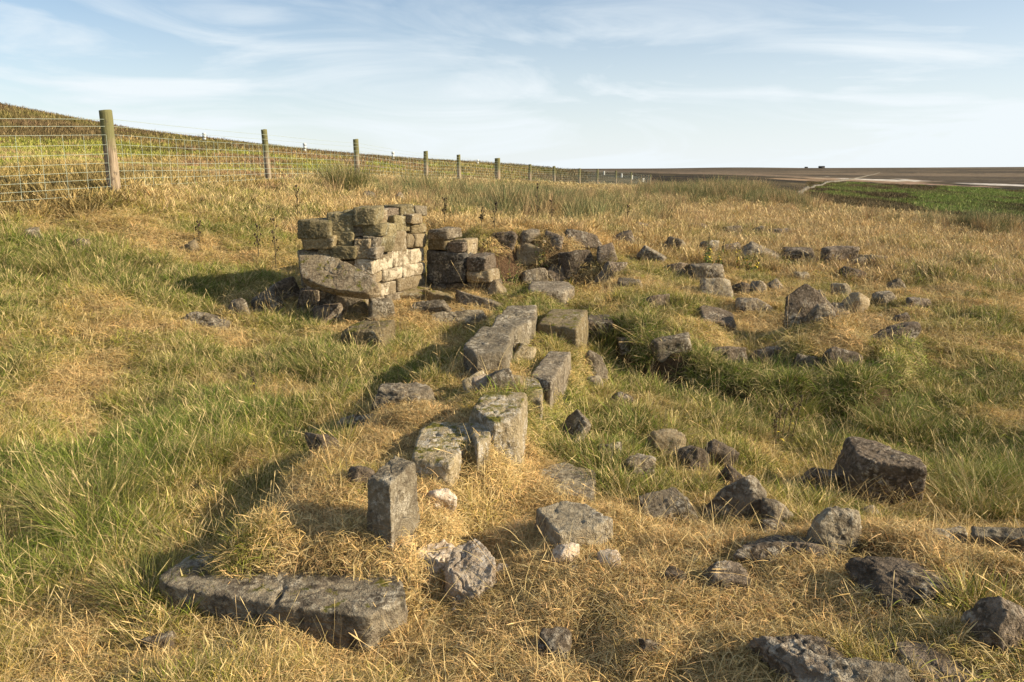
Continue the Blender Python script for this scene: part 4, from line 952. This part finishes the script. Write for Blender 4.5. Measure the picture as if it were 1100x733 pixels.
# fence location was set before children were made: keep world placement
# white marker plates on a further fence line
MK = [(219, 146, 152.5, 70, 'between the first and second fence posts'), (327, 157, 165, 78, 'between the second and third fence posts'), (422, 166, 175, 88, 'between the third and fourth fence posts'), (513, 174.5, 181, 100, 'just left of the thick sixth fence post'),
      (551, 178.5, 183, 112, 'right of the thick sixth fence post'), (581, 180, 185, 118, 'right of the seventh fence post'), (606, 182, 186.5, 122, 'between the eighth and ninth fence posts'), (649, 185, 189, 126, 'right of the tenth fence post'), (668, 188, 192, 118, 'right of the eleventh fence post'), (679, 190, 194, 112, 'second from the right of its row'), (691, 193.5, 197.5, 104, 'rightmost of its row')]
for k, (u, vt, vb, d, where) in enumerate(MK):
    vt -= 3.0 if k < 4 else 1.0; vb -= 1.5 if k < 4 else .5; top = at_y(u, vt, d); bot = at_y(u, vb, d); zg = hz1(top[0], top[1]); e = empty('marker_post', (top[0], top[1], zg))
    tag(e, 'small white marker plate on the far brow, ' + where, 'marker post', 'white marker plates along the far fence')
    Hh = max(top[2] - zg, .6); w = .30 if k < 3 else .24; ph = max(.45, top[2] - bot[2]) * (1.0 if k < 2 else .95)
    V = []; F = []
    def bx(V, F, x0, x1, y0, y1, z0, z1):
        b = len(V); V += [(x0, y0, z0), (x1, y0, z0), (x1, y1, z0), (x0, y1, z0), (x0, y0, z1), (x1, y0, z1), (x1, y1, z1), (x0, y1, z1)]
        F += [(b, b + 3, b + 2, b + 1), (b + 4, b + 5, b + 6, b + 7), (b, b + 1, b + 5, b + 4), (b + 1, b + 2, b + 6, b + 5), (b + 2, b + 3, b + 7, b + 6), (b + 3, b, b + 4, b + 7)]
    # three-slat plate with gaps
    for j in range(3):
        z1 = Hh - j * ph / 3; bx(V, F, -w / 2 * (1 - .12 * (j == 1)), w / 2, -.012, .012, z1 - ph / 3 * .86, z1)
    bx(V, F, -w * .12, w * .12, .014, .03, Hh - ph, Hh)
    o = mesh_np('plate', V, np.array(F).ravel(), 4, M['plate'], smooth=False); o.location = e.location; child(o, e)
    V = []; F = []; bx(V, F, -.02, .02, .032, .07, -.2, Hh)
    o = mesh_np('stake', V, np.array(F).ravel(), 4, M['post'], smooth=False); o.location = e.location; child(o, e)

# ------------------------------------------------------------------ far dry-stone wall, shooting huts
def far_wall():
    pts = [at_y(u, v, d)[:2] for u, v, d in [(850, 224, 120), (862, 217, 200), (875, 210, 300), (893, 201, 440), (908, 194.5, 640), (918, 191.5, 850), (932, 188.5, 1300), (945, 186.5, 1800)]]
    V = []; F = []; rs = np.random.default_rng(5); fine = []
    for i in range(len(pts) - 1):
        a, b = pts[i], pts[i + 1]; n = max(2, int(np.linalg.norm(b - a) / 4))
        for j in range(n): fine.append(a + (b - a) * j / n)
    fine = np.array(fine); zg = height(fine[:, 0], fine[:, 1])
    for i, (p, z) in enumerate(zip(fine, zg)):
        t = fine[min(i + 1, len(fine) - 1)] - fine[max(i - 1, 0)]; t /= np.linalg.norm(t); nn = np.array([-t[1], t[0]]); h = 1.0 + rs.uniform(-.35, .25)
        for s, zz2 in ((-.4, -.6), (-.22, h), (.22, h), (.4, -.6)): V.append((p[0] + nn[0] * s, p[1] + nn[1] * s, z + zz2))
    for i in range(len(fine) - 1):
        for c in range(3): F.append((4 * i + c, 4 * i + c + 1, 4 * i + 5 + c, 4 * i + 4 + c))
    s = NT('far_wall_stone'); g = s.n('ShaderNodeNewGeometry'); n_ = s.noise(g.outputs['Position'], .7, 6, .7); m = s.out(s.mix(s.rng(n_, .4, .6), (.20, .175, .13), (.09, .08, .06)), .9)
    o = mesh_np('dry_stone_wall', V, np.array(F).ravel(), 4, m, smooth=False)
    tag(o, 'grey dry-stone wall running away across the dark moor', 'stone wall')
far_wall()
def hut(u, d, w, h, label):
    p = at_y(u, 181, d); z = hz1(p[0], p[1]); e = empty('shooting_hut', (p[0], p[1], z)); tag(e, label, 'hut')
    s = NT('dark_hut_timber'); m = s.out((.045, .04, .035), .8)
    s2 = NT('hut_roof_sheet'); m2 = s2.out((.06, .06, .065), .6)
    def lbox(name, x0, x1, y0, y1, z0, z1, mt):
        V = [(x0, y0, z0), (x1, y0, z0), (x1, y1, z0), (x0, y1, z0), (x0, y0, z1), (x1, y0, z1), (x1, y1, z1), (x0, y1, z1)]
        o = mesh_np(name, V, np.array([(0, 3, 2, 1), (4, 5, 6, 7), (0, 1, 5, 4), (1, 2, 6, 5), (2, 3, 7, 6), (3, 0, 4, 7)]).ravel(), 4, mt, smooth=False); o.location = e.location; child(o, e)
    lbox('wall', -w / 2, w / 2, -3, 3, -3, h * .72, m)
    V = [(-w / 2 - .5, -3.5, h * .72), (w / 2 + .5, -3.5, h * .72), (w / 2 + .5, 3.5, h * .72), (-w / 2 - .5, 3.5, h * .72), (-w / 2 + .3, 0, h), (w / 2 - .3, 0, h)]
    bm = bmesh.new(); vs_ = [bm.verts.new(v) for v in V]
    for f in [(0, 1, 5, 4), (2, 3, 4, 5), (1, 2, 5), (3, 0, 4), (3, 2, 1, 0)]: bm.faces.new([vs_[i] for i in f])
    me = bpy.data.meshes.new('roof'); bm.to_mesh(me); bm.free(); me.materials.append(m2); o = bpy.data.objects.new('roof', me); COL.objects.link(o); o.location = e.location; child(o, e)
    lbox('door', -.6, .6, -3.06, -2.98, 0, h * .55, m2)
hut(882.5, 3000, 22, 8.5, 'dark long hut on the moor horizon, the larger of two')
hut(866, 3050, 11, 5, 'tiny dark hut on the moor horizon, the smaller of two')

# ------------------------------------------------------------------ grass, instanced as stuff
rs = np.random.default_rng(21)
mat_pro = []
for k in range(5): mat_pro.append(clump_obj('thatch_mat', GM, np.random.default_rng(400 + k), n=95, rad=.085, hmin=.03, hmax=.075, lean=.9, width=.0024, curl=1.3, flat=.62, dryp=.25))
tuft_pro = [clump_obj('tuft', GM, np.random.default_rng(420 + k), n=60, rad=.05, hmin=.05, hmax=.14, lean=.55, width=.0030, curl=1.2, flat=.12, dryp=.22, seed_p=.02) for k in range(5)]
long_pro = [clump_obj('long_grass', GM, np.random.default_rng(440 + k), n=75, rad=.07, hmin=.14, hmax=.36, lean=.50, width=.0034, curl=1.5, dryp=.10, segs=5, seed_p=.03) for k in range(5)]
stem_pro = [clump_obj('seeding_stems', GM, np.random.default_rng(460 + k), n=6, rad=.07, hmin=.16, hmax=.36, lean=.28, width=.0022, curl=.7, dryp=.9, segs=4, seed_p=.85, seed_len=.055, seedw=1.7) for k in range(6)]
bent_pro = [clump_obj('bent_straws', GM, np.random.default_rng(480 + k), n=3, rad=.05, hmin=.14, hmax=.34, lean=1.0, width=.0034, curl=1.2, dryp=1., segs=5, seed_p=.5, seed_len=.05, seedw=1.7) for k in range(5)]
far_pro = [clump_obj('far_tuft', GM, np.random.default_rng(500 + k), n=70, rad=.20, hmin=.08, hmax=.26, lean=.45, width=.011, curl=.9, dryp=.25, segs=3, seed_p=.10, seed_len=.06, seedw=1.6) for k in range(5)]
rush_pro = [clump_obj('rush', GM, np.random.default_rng(520 + k), n=90, rad=.16, hmin=.35, hmax=.75, lean=.30, width=.008, curl=.45, dryp=.12, segs=3) for k in range(4)]
heath_pro = [clump_obj('heath_clump', GM, np.random.default_rng(540 + k), n=80, rad=.30, hmin=.12, hmax=.34, lean=.7, width=.030, curl=.8, dryp=.06, segs=2) for k in range(4)]

ROCKA = np.array(ROCKS2D)
def on_rock(x, y, k=.82):
    m = np.zeros(x.shape, bool)
    if k > .9:
        d = np.hypot(x, y); x = x * (1 + .10 / d); y = y * (1 + .10 / d)
    m |= (sdf(x, y, PIT) < -.02) & (n2d(x * 9, y * 9) < .22)
    sb = sdf(x, y, RBANK); m |= (sb > -.03) & (sb < .17) & (y < 8.6) & (n2d(x * 3.5, y * 3.5) < .16)
    sb = sdf(x, y, BANK); m |= (np.abs(sb - .05) < .08) & (x < -.1 * y) & (y > 4.6) & (n2d(x * 3.5, y * 3.5) < .0)
    for rx, ry, a, b in ROCKA: m |= ((x - rx) / (a * k)) ** 2 + ((y - ry) / (b * k)) ** 2 < 1
    for a, b in ((WA, WB), (WB, WC), (WC, (-.62, 9.95))):
        a = np.array(a); b = np.array(b); t = (b - a); nn = np.array([t[1], -t[0]]); nn /= np.linalg.norm(nn); nn = nn if nn @ a < 0 else -nn
        c = (a + b) / 2 - nn * .18; t /= np.linalg.norm(t); L_ = np.linalg.norm(b - a) / 2 + .03
        m |= (np.abs((x - c[0]) * t[0] + (y - c[1]) * t[1]) < L_) & (np.abs((x - c[0]) * nn[0] + (y - c[1]) * nn[1]) < .19)
    return m
def place(name, protos, x, y, sc, col, rs, label, cat, slope=.8, zoff=0., sz=None):
    z = height(x, y) + zoff; hx, hy = normals(x, y); n = len(x)
    rot = np.stack([np.clip(hy, -.8, .8) * slope + rs.normal(0, .06, n), -np.clip(hx, -.8, .8) * slope + rs.normal(0, .06, n), rs.uniform(0, 6.283, n)], 1)
    # tilt must act in world axes: convert (rx, ry about world, rz about own axis) to euler XYZ applied Z-first is close enough for small slopes
    rz = rot[:, 2]; c, s = np.cos(rz), np.sin(rz); tx, ty = rot[:, 0], rot[:, 1]
    rot = np.stack([tx * c + ty * s, -tx * s + ty * c, rz], 1)
    S3 = np.stack([sc, sc, sc if sz is None else sz], 1)
    return instancer(name, protos, np.stack([x, y, z], 1), rot, S3, rs.integers(0, len(protos), n), col, label, cat)

TALL = [blob(*b) for b in [(110, 520, 150, .9, 1.0), (60, 610, 110, .45, .8), (240, 470, 90, .5, .6), (345, 385, 40, .4, .6), (60, 272, 45, .4, .8), (850, 435, 60, .35, .75), (975, 445, 60, .35, .8), (1065, 525, 95, .4, 1.1),
                           (662, 352, 26, .35, .8), (800, 285, 40, .5, .5), (560, 222, 150, 3.0, .6), (640, 300, 30, .3, .3), (330, 345, 36, .35, .5), (700, 505, 60, .3, .25), (900, 560, 70, .2, .2), (380, 196, 30, 2, .5), (180, 400, 120, .9, .05)]]
def tallness(x, y): return np.clip(bl(x, y, TALL) + .35 * fbm2(x / .7 + 3, y / .7, 3), 0, 1)

# short thatch and turf, near
x, y = scatter(60000, 1.7, 15, 1.12, rs=rs); k = ~on_rock(x, y, .8) & ~((fbm2(x / .35 + 50, y / .35, 3) > .33) & (rs.random(len(x)) < .8)); x, y = x[k], y[k]; r = np.hypot(x, y)
g = greenness(x, y); keep = rs.random(len(x)) < (1.1 - .5 * g); x, y, g, r = x[keep], y[keep], g[keep], r[keep]
sc = rs.uniform(.75, 1.3, len(x)) * np.clip(r / 5, 1, 1.9)
place('dry_thatch', mat_pro, x, y, sc, vegcol(x, y, rs.random(len(x)), g * .8) * rs.uniform(.38, 1.2, (len(x), 1)), rs, 'flattened straw-coloured dry grass covering the ridge and mounds', 'dry grass', sz=sc * rs.uniform(.7, 1.3, len(x)) * (1 - .3 * (r > 6)))
# tufts
x, y = scatter(62000, 1.8, 19, 1.0, rs=rs); g = greenness(x, y); t = tallness(x, y)
dd = np.minimum(bl(x, y, DRY), 1)
keep = ~on_rock(x, y, 1.0) & (rs.random(len(x)) < np.clip(.30 + .8 * g + .3 * (t > .3) - .25 * dd, .1, 1)); x, y, g, t = x[keep], y[keep], g[keep], t[keep]; r = np.hypot(x, y)
sc = rs.uniform(.5, 1.1, len(x)) * (.65 + .6 * g) * (1 + .9 * n2d(x / .22 + 8, y / .22)) * np.clip(r / 8, 1, 1.25)
place('meadow_turf', tuft_pro, x, y, sc, vegcol(x, y, rs.random(len(x)), g) * rs.uniform(.38, 1.25, (len(x), 1)), rs, 'mixed green and ochre turf of the meadow and hollow', 'turf')
# long grass
x, y = scatter(26000, 1.9, 18, 1.1, rs=rs); t = tallness(x, y); g = greenness(x, y)
sb = sdf(x, y, RBANK); keep = ~on_rock(x, y, 1.1) & ~((sb < .22) & (sb > -1.5) & (y < 9)) & (rs.random(len(x)) < np.clip((t - .28) * 1.5, 0, 1)); x, y, t, g = x[keep], y[keep], t[keep], g[keep]; r = np.hypot(x, y)
sc = rs.uniform(.5, 1.05, len(x)) * (.5 + .5 * t) * (1 + .8 * n2d(x / .3 + 3, y / .3)) * np.where(y > 7, .85, 1)
place('long_grass', long_pro, x, y, sc, vegcol(x, y, rs.random(len(x)), np.clip(g * .6 + .45, 0, 1)) * rs.uniform(.75, 1.25, (len(x), 1)), rs, 'long arching green grass on the left and in the right hollow', 'long grass')
# seeding stems
def mead(x, y):
    px = (x < -0.12 * y - .2) | (y > 8.6) | ((x > .9) & (y > 4.3))
    return px
x, y = scatter(17000, 2.0, 26, 1.0, rs=rs); g = greenness(x, y); t = tallness(x, y)
pr = np.where(mead(x, y), .30 + .35 * t, .07) * (1 - .6 * (sdf(x, y, BANK) < 0)) * np.where((y < 9.0) & (x > -2.4) & (x < 1) & (y > 7.2), .5, 1)
keep = ~on_rock(x, y, 1.12) & (rs.random(len(x)) < pr); x, y = x[keep], y[keep]; r = np.hypot(x, y)
colr = np.where((rs.random(len(x)) < .5)[:, None], STRAW[None], PINK[None]) * rs.uniform(.7, 1.1, (len(x), 1))
place('seeding_grass', stem_pro, x, y, rs.uniform(.55, 1.1, len(x)) * np.clip(r / 7, 1, 1.3) * np.where(r < 4.5, .8, 1), colr, rs, 'thin straw stems with pinkish seed heads standing above the turf', 'seed heads')
# bent pale straws over the mounds
x, y = scatter(2600, 1.9, 9, 1.0, rs=rs); keep = ~on_rock(x, y, .9) & ((x > -.35 * y) | (rs.random(len(x)) < .5)); x, y = x[keep], y[keep]
xb, yb = [], []
for u, v, n_, sp in [(900, 545, 90, .30), (960, 540, 80, .28), (1040, 555, 50, .25), (830, 470, 30, .3), (620, 640, 30, .3)]:
    p = hit(u, v); xb += list(p[0] + rs.normal(0, sp, n_)); yb += list(p[1] + rs.normal(0, sp * .5, n_))
x = np.append(x, xb); y = np.append(y, yb)
place('bent_straw', bent_pro, x, y, rs.uniform(.5, 1.05, len(x)), STRAW[None] * rs.uniform(.9, 1.25, (len(x), 1)), rs, 'bleached bent straws arching over stones and thatch', 'straw')
# farther meadow
x, y = scatter(60000, 13, 110, 1.75, rs=rs); nmk = nearmask(x, y); keep = rs.random(len(x)) < nmk; x, y = x[keep], y[keep]; r = np.hypot(x, y); g = np.clip(greenness(x, y) - .05, 0, 1)
sc = rs.uniform(.7, 1.2, len(x)) * np.clip(r / 22, .75, 2.2)
c = vegcol(x, y, rs.random(len(x)), g); pk = rs.random(len(x)) < .35 + .3 * (x > 4); c[pk] = PINK * .95
place('far_meadow', far_pro, x, y, sc, c * rs.uniform(.38, 1.2, (len(x), 1)), rs, 'pale pinkish straw meadow stretching back to the crest', 'meadow', sz=sc * np.clip(22 / r, .55, 1))
# rushes
RU = [(560, 226, 95, 3.0, 620), (620, 220, 60, 3.5, 300), (505, 222, 40, 2.5, 120), (740, 212, 60, 4, 420), (800, 214, 50, 3, 360), (835, 220, 22, 2, 90), (690, 205, 40, 4, 200), (1050, 252, 22, 1.3, 50), (1015, 248, 22, 1.0, 45), (930, 238, 18, 1., 14), (380, 200, 25, 1.5, 60), (450, 212, 40, 3, 60), (1085, 258, 25, 1, 40)]
X = []; Y = []
for u, v, ru, ry, n_ in RU:
    p = hit(u, v); d = math.hypot(p[0], p[1]); X += list(p[0] + rs.normal(0, ru / FPX * d * .6, n_)); Y += list(p[1] + rs.normal(0, ry * .6, n_))
x = np.array(X); y = np.array(Y)
col = np.where((rs.random(len(x)) < .35)[:, None], np.array([.36, .25, .13])[None], np.array([.105, .135, .055])[None]) * rs.uniform(.7, 1.3, (len(x), 1))
place('rushes', rush_pro, x, y, rs.uniform(.45, 1.0, len(x)) * (.8 + .7 * n2d(x / 1.1, y / 1.1)) * np.where(x > 4, 1.1, .95), col, rs, 'grey-green rushes in bands behind the ruin along the crest', 'rushes', slope=.1)
# left hill cover
x, y = scatter(70000, 12, 170, 1.75, -50, 8, rs=rs); fc, br, hl = far_colour(x, y); nmk = nearmask(x, y)
keep = (rs.random(len(x)) < (1 - nmk)) & (rs.random(len(x)) < hl * 1.2); x, y, fc = x[keep], y[keep], fc[keep]; r = np.hypot(x, y)
sc = rs.uniform(.7, 1.3, len(x)) * np.clip(r / 40, .55, 1.9)
place('hill_heath', heath_pro, x, y, sc, fc * rs.uniform(.75, 1.35, (len(x), 1)), rs, 'green bilberry and russet heather covering the hill behind the fence', 'heath', slope=.9)
# bracken bed across the valley, heather on the moor nearest to it
x, y = scatter(30000, 100, 470, 1.3, 20, 42, rs=rs); fc, br, hl = far_colour(x, y)
k1 = rs.random(len(x)) < np.where(br > .5, 1, .5); x, y, fc, br = x[k1], y[k1], fc[k1], br[k1]
b = br > .5
place('bracken', heath_pro, x[b], y[b], rs.uniform(1.8, 4.6, b.sum()), fc[b] * rs.uniform(.55, 1.5, (b.sum(), 1)), rs, 'bright green bracken bed across the valley on the right', 'bracken')
b = ~b
place('moor_heather', heath_pro, x[b], y[b], rs.uniform(1.5, 3.2, b.sum()), fc[b] * rs.uniform(.6, 1.4, (b.sum(), 1)), rs, 'dark brown heather of the moor beyond the crest', 'heather')

# ------------------------------------------------------------------ single plants
TG = plain_blade_mat('tussock_green', (.09, .13, .02), (.24, .24, .05)); TS = plain_blade_mat('rush_green', (.09, .12, .035), (.20, .19, .06))
def tussock(name, u, v, mat, label, cat, n, rad, h0, h1, width, seed, lean=.55, curl=1.3, dryp=.12):
    p = hit(u, v); V, F, Rn, D = blade_arrays(n, rad, h0, h1, lean, width, curl, np.random.default_rng(seed), dryp=dryp, segs=5)
    o = mesh_np(name, V, F.ravel(), 4, mat); fattr(o.data, 'rnd', Rn); fattr(o.data, 'dry', D); o.location = p; tag(o, label, cat)
tussock('rush_clump', 372, 207, TS, 'tall dark green rush clump growing against the third fence post', 'rush clump', 700, .42, .35, .8, .012, 600, .35, .5)
tussock('grass_tussock', 58, 292, TG, 'rounded green tussock in the upper left meadow', 'grass tussock', 900, .34, .16, .36, .006, 601)
tussock('grass_tussock', 100, 560, TG, 'large green tussock of long blades in the left foreground', 'grass tussock', 1100, .22, .20, .44, .0036, 602)
tussock('grass_tussock', 340, 400, TG, 'bright green tussock in front of the tan hollowed block', 'grass tussock', 600, .20, .12, .30, .005, 603)
tussock('grass_tussock', 232, 498, TG, 'green tussock touching the left lip of the bank', 'grass tussock', 600, .17, .14, .32, .0038, 604)
tussock('grass_tussock', 960, 462, TG, 'dark green tussock at the back of the right hollow', 'grass tussock', 900, .26, .14, .34, .0045, 605)
tussock('grass_tussock', 845, 440, TG, 'green tussock in the middle of the hollow under the turf bank', 'grass tussock', 800, .26, .14, .34, .0045, 606)
tussock('grass_tussock', 1060, 545, TG, 'vivid green tussock at the right edge beside the biggest boulder', 'grass tussock', 1100, .26, .14, .36, .0036, 607)
tussock('grass_tussock', 660, 365, TG, 'shaded green tussock right of the mossy squared block', 'grass tussock', 500, .2, .14, .34, .005, 608)
tussock('grass_tussock', 160, 640, TG, 'green tussock at the left end of the flat blackened slab', 'grass tussock', 500, .13, .14, .28, .0032, 609)

# thistles gone over: stiff brown stem, side branches and dark heads
th = NT('withered_thistle'); g = th.n('ShaderNodeNewGeometry'); nz_ = th.noise(g.outputs['Position'], 60, 3); M['thistle'] = th.out(th.mix(th.rng(nz_, .4, .6), (.085, .06, .035), (.17, .14, .065)), .8)
th = NT('dark_seed_head'); M['head'] = th.out((.045, .03, .02), .8)
lf = NT('plant_leaf'); g = lf.n('ShaderNodeNewGeometry'); nz_ = lf.noise(g.outputs['Position'], 25, 3); M['leaf'] = lf.out(lf.mix(lf.rng(nz_, .4, .6), (.07, .12, .025), (.16, .19, .04)), .6)
yl = NT('yellowed_leaf'); M['yellow'] = yl.out((.62, .46, .06), .6)
def tubes(paths):
    V = []; F = []
    for P, rads in paths:
        P = np.array(P, float); b0 = len(V)
        for i, p in enumerate(P):
            d = P[min(i + 1, len(P) - 1)] - P[max(i - 1, 0)]; d /= np.linalg.norm(d) + 1e-9; s = np.cross(d, [.31, .2, .93]); s /= np.linalg.norm(s) + 1e-9; t = np.cross(s, d)
            for k in range(6): a = k * math.pi / 3; V.append(p + (s * math.cos(a) + t * math.sin(a)) * rads[i])
        for i in range(len(P) - 1):
            for k in range(6): F.append((b0 + 6 * i + k, b0 + 6 * i + (k + 1) % 6, b0 + 6 * i + 6 + (k + 1) % 6, b0 + 6 * i + 6 + k))
    return np.array(V), np.array(F)
def leafgeo(specs):
    """specs: base, dir, length, width, droop -> jagged curved leaf strips"""
    V = []; F = []
    for (p, d, L_, w, dr) in specs:
        d = np.array(d, float); d /= np.linalg.norm(d); s = np.cross(d, [0, 0, 1.]); s /= np.linalg.norm(s) + 1e-9; b = len(V); n = 6
        for i in range(n + 1):
            t = i / n; q = np.array(p) + d * L_ * t + np.array([0, 0, -dr * L_ * t * t]); ww = w * math.sin(math.pi * min(t * .9 + .08, 1)) * (1 if i % 2 else .72)
            V += [q - s * ww / 2 + [0, 0, ww * .2], q, q + s * ww / 2 + [0, 0, ww * .2]]
        for i in range(n): k = b + 3 * i; F += [(k, k + 1, k + 4, k + 3), (k + 1, k + 2, k + 5, k + 4)]
    return np.array(V), np.array(F)
def thistle(u, v, vt, label, seed):
    p = hit(u, v); rs = np.random.default_rng(seed); top = at_y(u, vt, p[1]); H = max(top[2] - p[2], .3)
    e = empty('thistle', p); tag(e, label, 'thistle')
    lx, ly = rs.normal(0, .04, 2); st = [(lx * t * H, ly * t * H, t * H) for t in np.linspace(0, 1, 7)]
    k_ = .0075 if p[1] > 8 else .005
    paths = [(st, list(np.linspace(k_, k_ * .5, 7)))]; heads = [(st[-1], k_ * 2.4)]; lv = []
    for j in range(11):
        t = rs.uniform(.3, .97); b = np.array([lx * t * H, ly * t * H, t * H]); a = rs.uniform(0, 6.28); L_ = rs.uniform(.03, .10) * (1.1 - .5 * t)
        q = b + np.array([math.cos(a) * L_ * .6, math.sin(a) * L_ * .6, L_]); paths.append(([b, (b + q) / 2 + [math.cos(a) * .008, math.sin(a) * .008, 0], q], [k_ * .5, k_ * .45, k_ * .4])); heads.append((q, k_ * 1.9))
    for j in range(14):
        t = rs.uniform(.05, .8); a = rs.uniform(0, 6.28); lv.append(((lx * t * H, ly * t * H, t * H), (math.cos(a), math.sin(a), .35), rs.uniform(.05, .13) * (1.1 - t), .028, .5))
    V, F = tubes(paths); o = mesh_np('stem', V, F.ravel(), 4, M['thistle']); o.location = p; child(o, e)
    D, Fc = dirs(4); hm = None
    for (q, rr) in heads:
        if hm is None: o = mesh_np('seed_head', D * np.array([1, 1, 1.35]), Fc.ravel(), 4, M['head']); hm = o.data
        else: o = bpy.data.objects.new('seed_head', hm); COL.objects.link(o)
        o.location = np.array(p) + np.array(q); o.scale = (rr * .75,) * 3; child(o, e)
    V, F = leafgeo(lv); o = mesh_np('leaves', V, F.ravel(), 4, M['thistle']); o.location = p; child(o, e)
for k, a in enumerate([(297, 292, 236, 'tallest dark thistle at the left end of the wall, standing in its shadow'), (278, 280, 243, 'shorter branching thistle left of the tallest one beside the wall'), (215, 262, 240, 'single small thistle out in the upper left meadow'),
                       (320, 236, 200, 'thin bare thistle rising above the top left of the wall'), (478, 246, 214, 'thin thistle right behind the wall corner'), (531, 250, 219, 'bushy thistle on the turf above the pit'), (577, 246, 198, 'tallest thistle among the rushes behind the pit'),
                       (592, 247, 216, 'slender thistle just right of the tallest one among the rushes'), (517, 247, 227, 'small thistle between the wall and the bushy one'), (674, 241, 222, 'short thistle on the meadow above the right ledge')]):
    thistle(a[0], a[1], a[2], a[3], 700 + k)
# flowering dock with yellowing leaves, and a few other leafy plants
def leafy(u, v, vt, label, seed, nst=4, nl=14, yel=.3, cat='plant', L0=.08, name='leafy_plant', spread=.12, upright=.8):
    p = hit(u, v); rs = np.random.default_rng(seed); H = at_y(u, vt, p[1])[2] - p[2]; H = max(H, .12); e = empty(name, p); tag(e, label, cat)
    paths = []; lv = []; ly = []; sd = []
    for s in range(nst):
        a = rs.uniform(0, 6.28); o_ = rs.uniform(0, spread); hh = H * (1 if s == 0 else rs.uniform(.5, .9)); b = np.array([math.cos(a) * o_, math.sin(a) * o_ * .6, 0]); tp = b * 1.6 + [0, 0, hh]
        paths.append(([b, (b + tp) / 2, tp], [.005, .0045, .003]))
        for j in range(nl):
            t = rs.uniform(.05, .85); a = rs.uniform(0, 6.28); L_ = L0 * rs.uniform(.6, 1.3) * (1.15 - t * .7); sp = (b + (tp - b) * t, (math.cos(a), math.sin(a), upright), L_, L_ * .38, .7); (ly if rs.random() < yel else lv).append(sp)
        for j in range(20): t = rs.uniform(.72, 1.02); sd.append(b + (tp - b) * t + rs.normal(0, .008, 3))
    V, F = tubes(paths); o = mesh_np('stem', V, F.ravel(), 4, M['thistle']); o.location = p; child(o, e)
    V, F = leafgeo(lv); o = mesh_np('leaves', V, F.ravel(), 4, M['leaf']); o.location = p; child(o, e)
    if ly: V, F = leafgeo(ly); o = mesh_np('yellow_leaves', V, F.ravel(), 4, M['yellow']); o.location = p; child(o, e)
    D, Fc = dirs(2); V = []; F = []
    for q in sd: b = len(V); V += list(q + D * .006); F += list(Fc + b)
    o = mesh_np('seed_heads', V, np.array(F).ravel(), 4, M['thistle']); o.location = p; child(o, e)
leafy(760, 290, 250, 'bushy plant with yellowing leaves and dark spires at the head of the right rubble', 720, 6, 22, .22, L0=.12, name='dock_plant', cat='dock', spread=.28)
leafy(796, 292, 265, 'leafy plant with yellow lower leaves right of the bushy spired one', 721, 6, 18, .35, L0=.12, name='dock_plant', cat='dock', spread=.26)
leafy(547, 305, 270, 'green nettle-like plant growing up the pit wall by the pier', 722, 5, 16, .08, L0=.09, spread=.2)
leafy(462, 322, 309, 'small plant with yellow leaves on the broken slabs at the wall corner', 723, 3, 8, .6, L0=.06, spread=.05)
leafy(835, 478, 428, 'clump of brown seeding plants in the right hollow', 724, 7, 3, .2, L0=.05, spread=.16)
leafy(585, 288, 258, 'green weed beside the black hollow of the pit', 725, 4, 14, .1, L0=.08, spread=.12)
leafy(275, 425, 402, 'small yellow-flowered weed in the left meadow', 726, 2, 8, .45, L0=.05, spread=.06)
# a fallen stick in the meadow
def stick(u0, v0, u1, v1, label, seed):
    a = hit(u0, v0) + [0, 0, .03]; b = hit(u1, v1) + [0, 0, .03]; rs = np.random.default_rng(seed); P = [a + (b - a) * t + np.append(rs.normal(0, .012, 2), rs.uniform(0, .015)) for t in np.linspace(0, 1, 7)]
    V, F = tubes([(P, [.011, .012, .011, .01, .009, .008, .005])]); V = V - a; o = mesh_np('fallen_stick', V, F.ravel(), 4, M['post']); o.location = a; tag(o, label, 'stick')
stick(160, 301, 207, 309, 'bleached fallen stick in the meadow left of the wall shadow', 1)
stick(245, 333, 266, 331, 'short pale stick near the wall shadow', 2)
bpy.context.view_layer.update()
print('rocks', len(ROCKS2D), 'objects', len(bpy.data.objects))
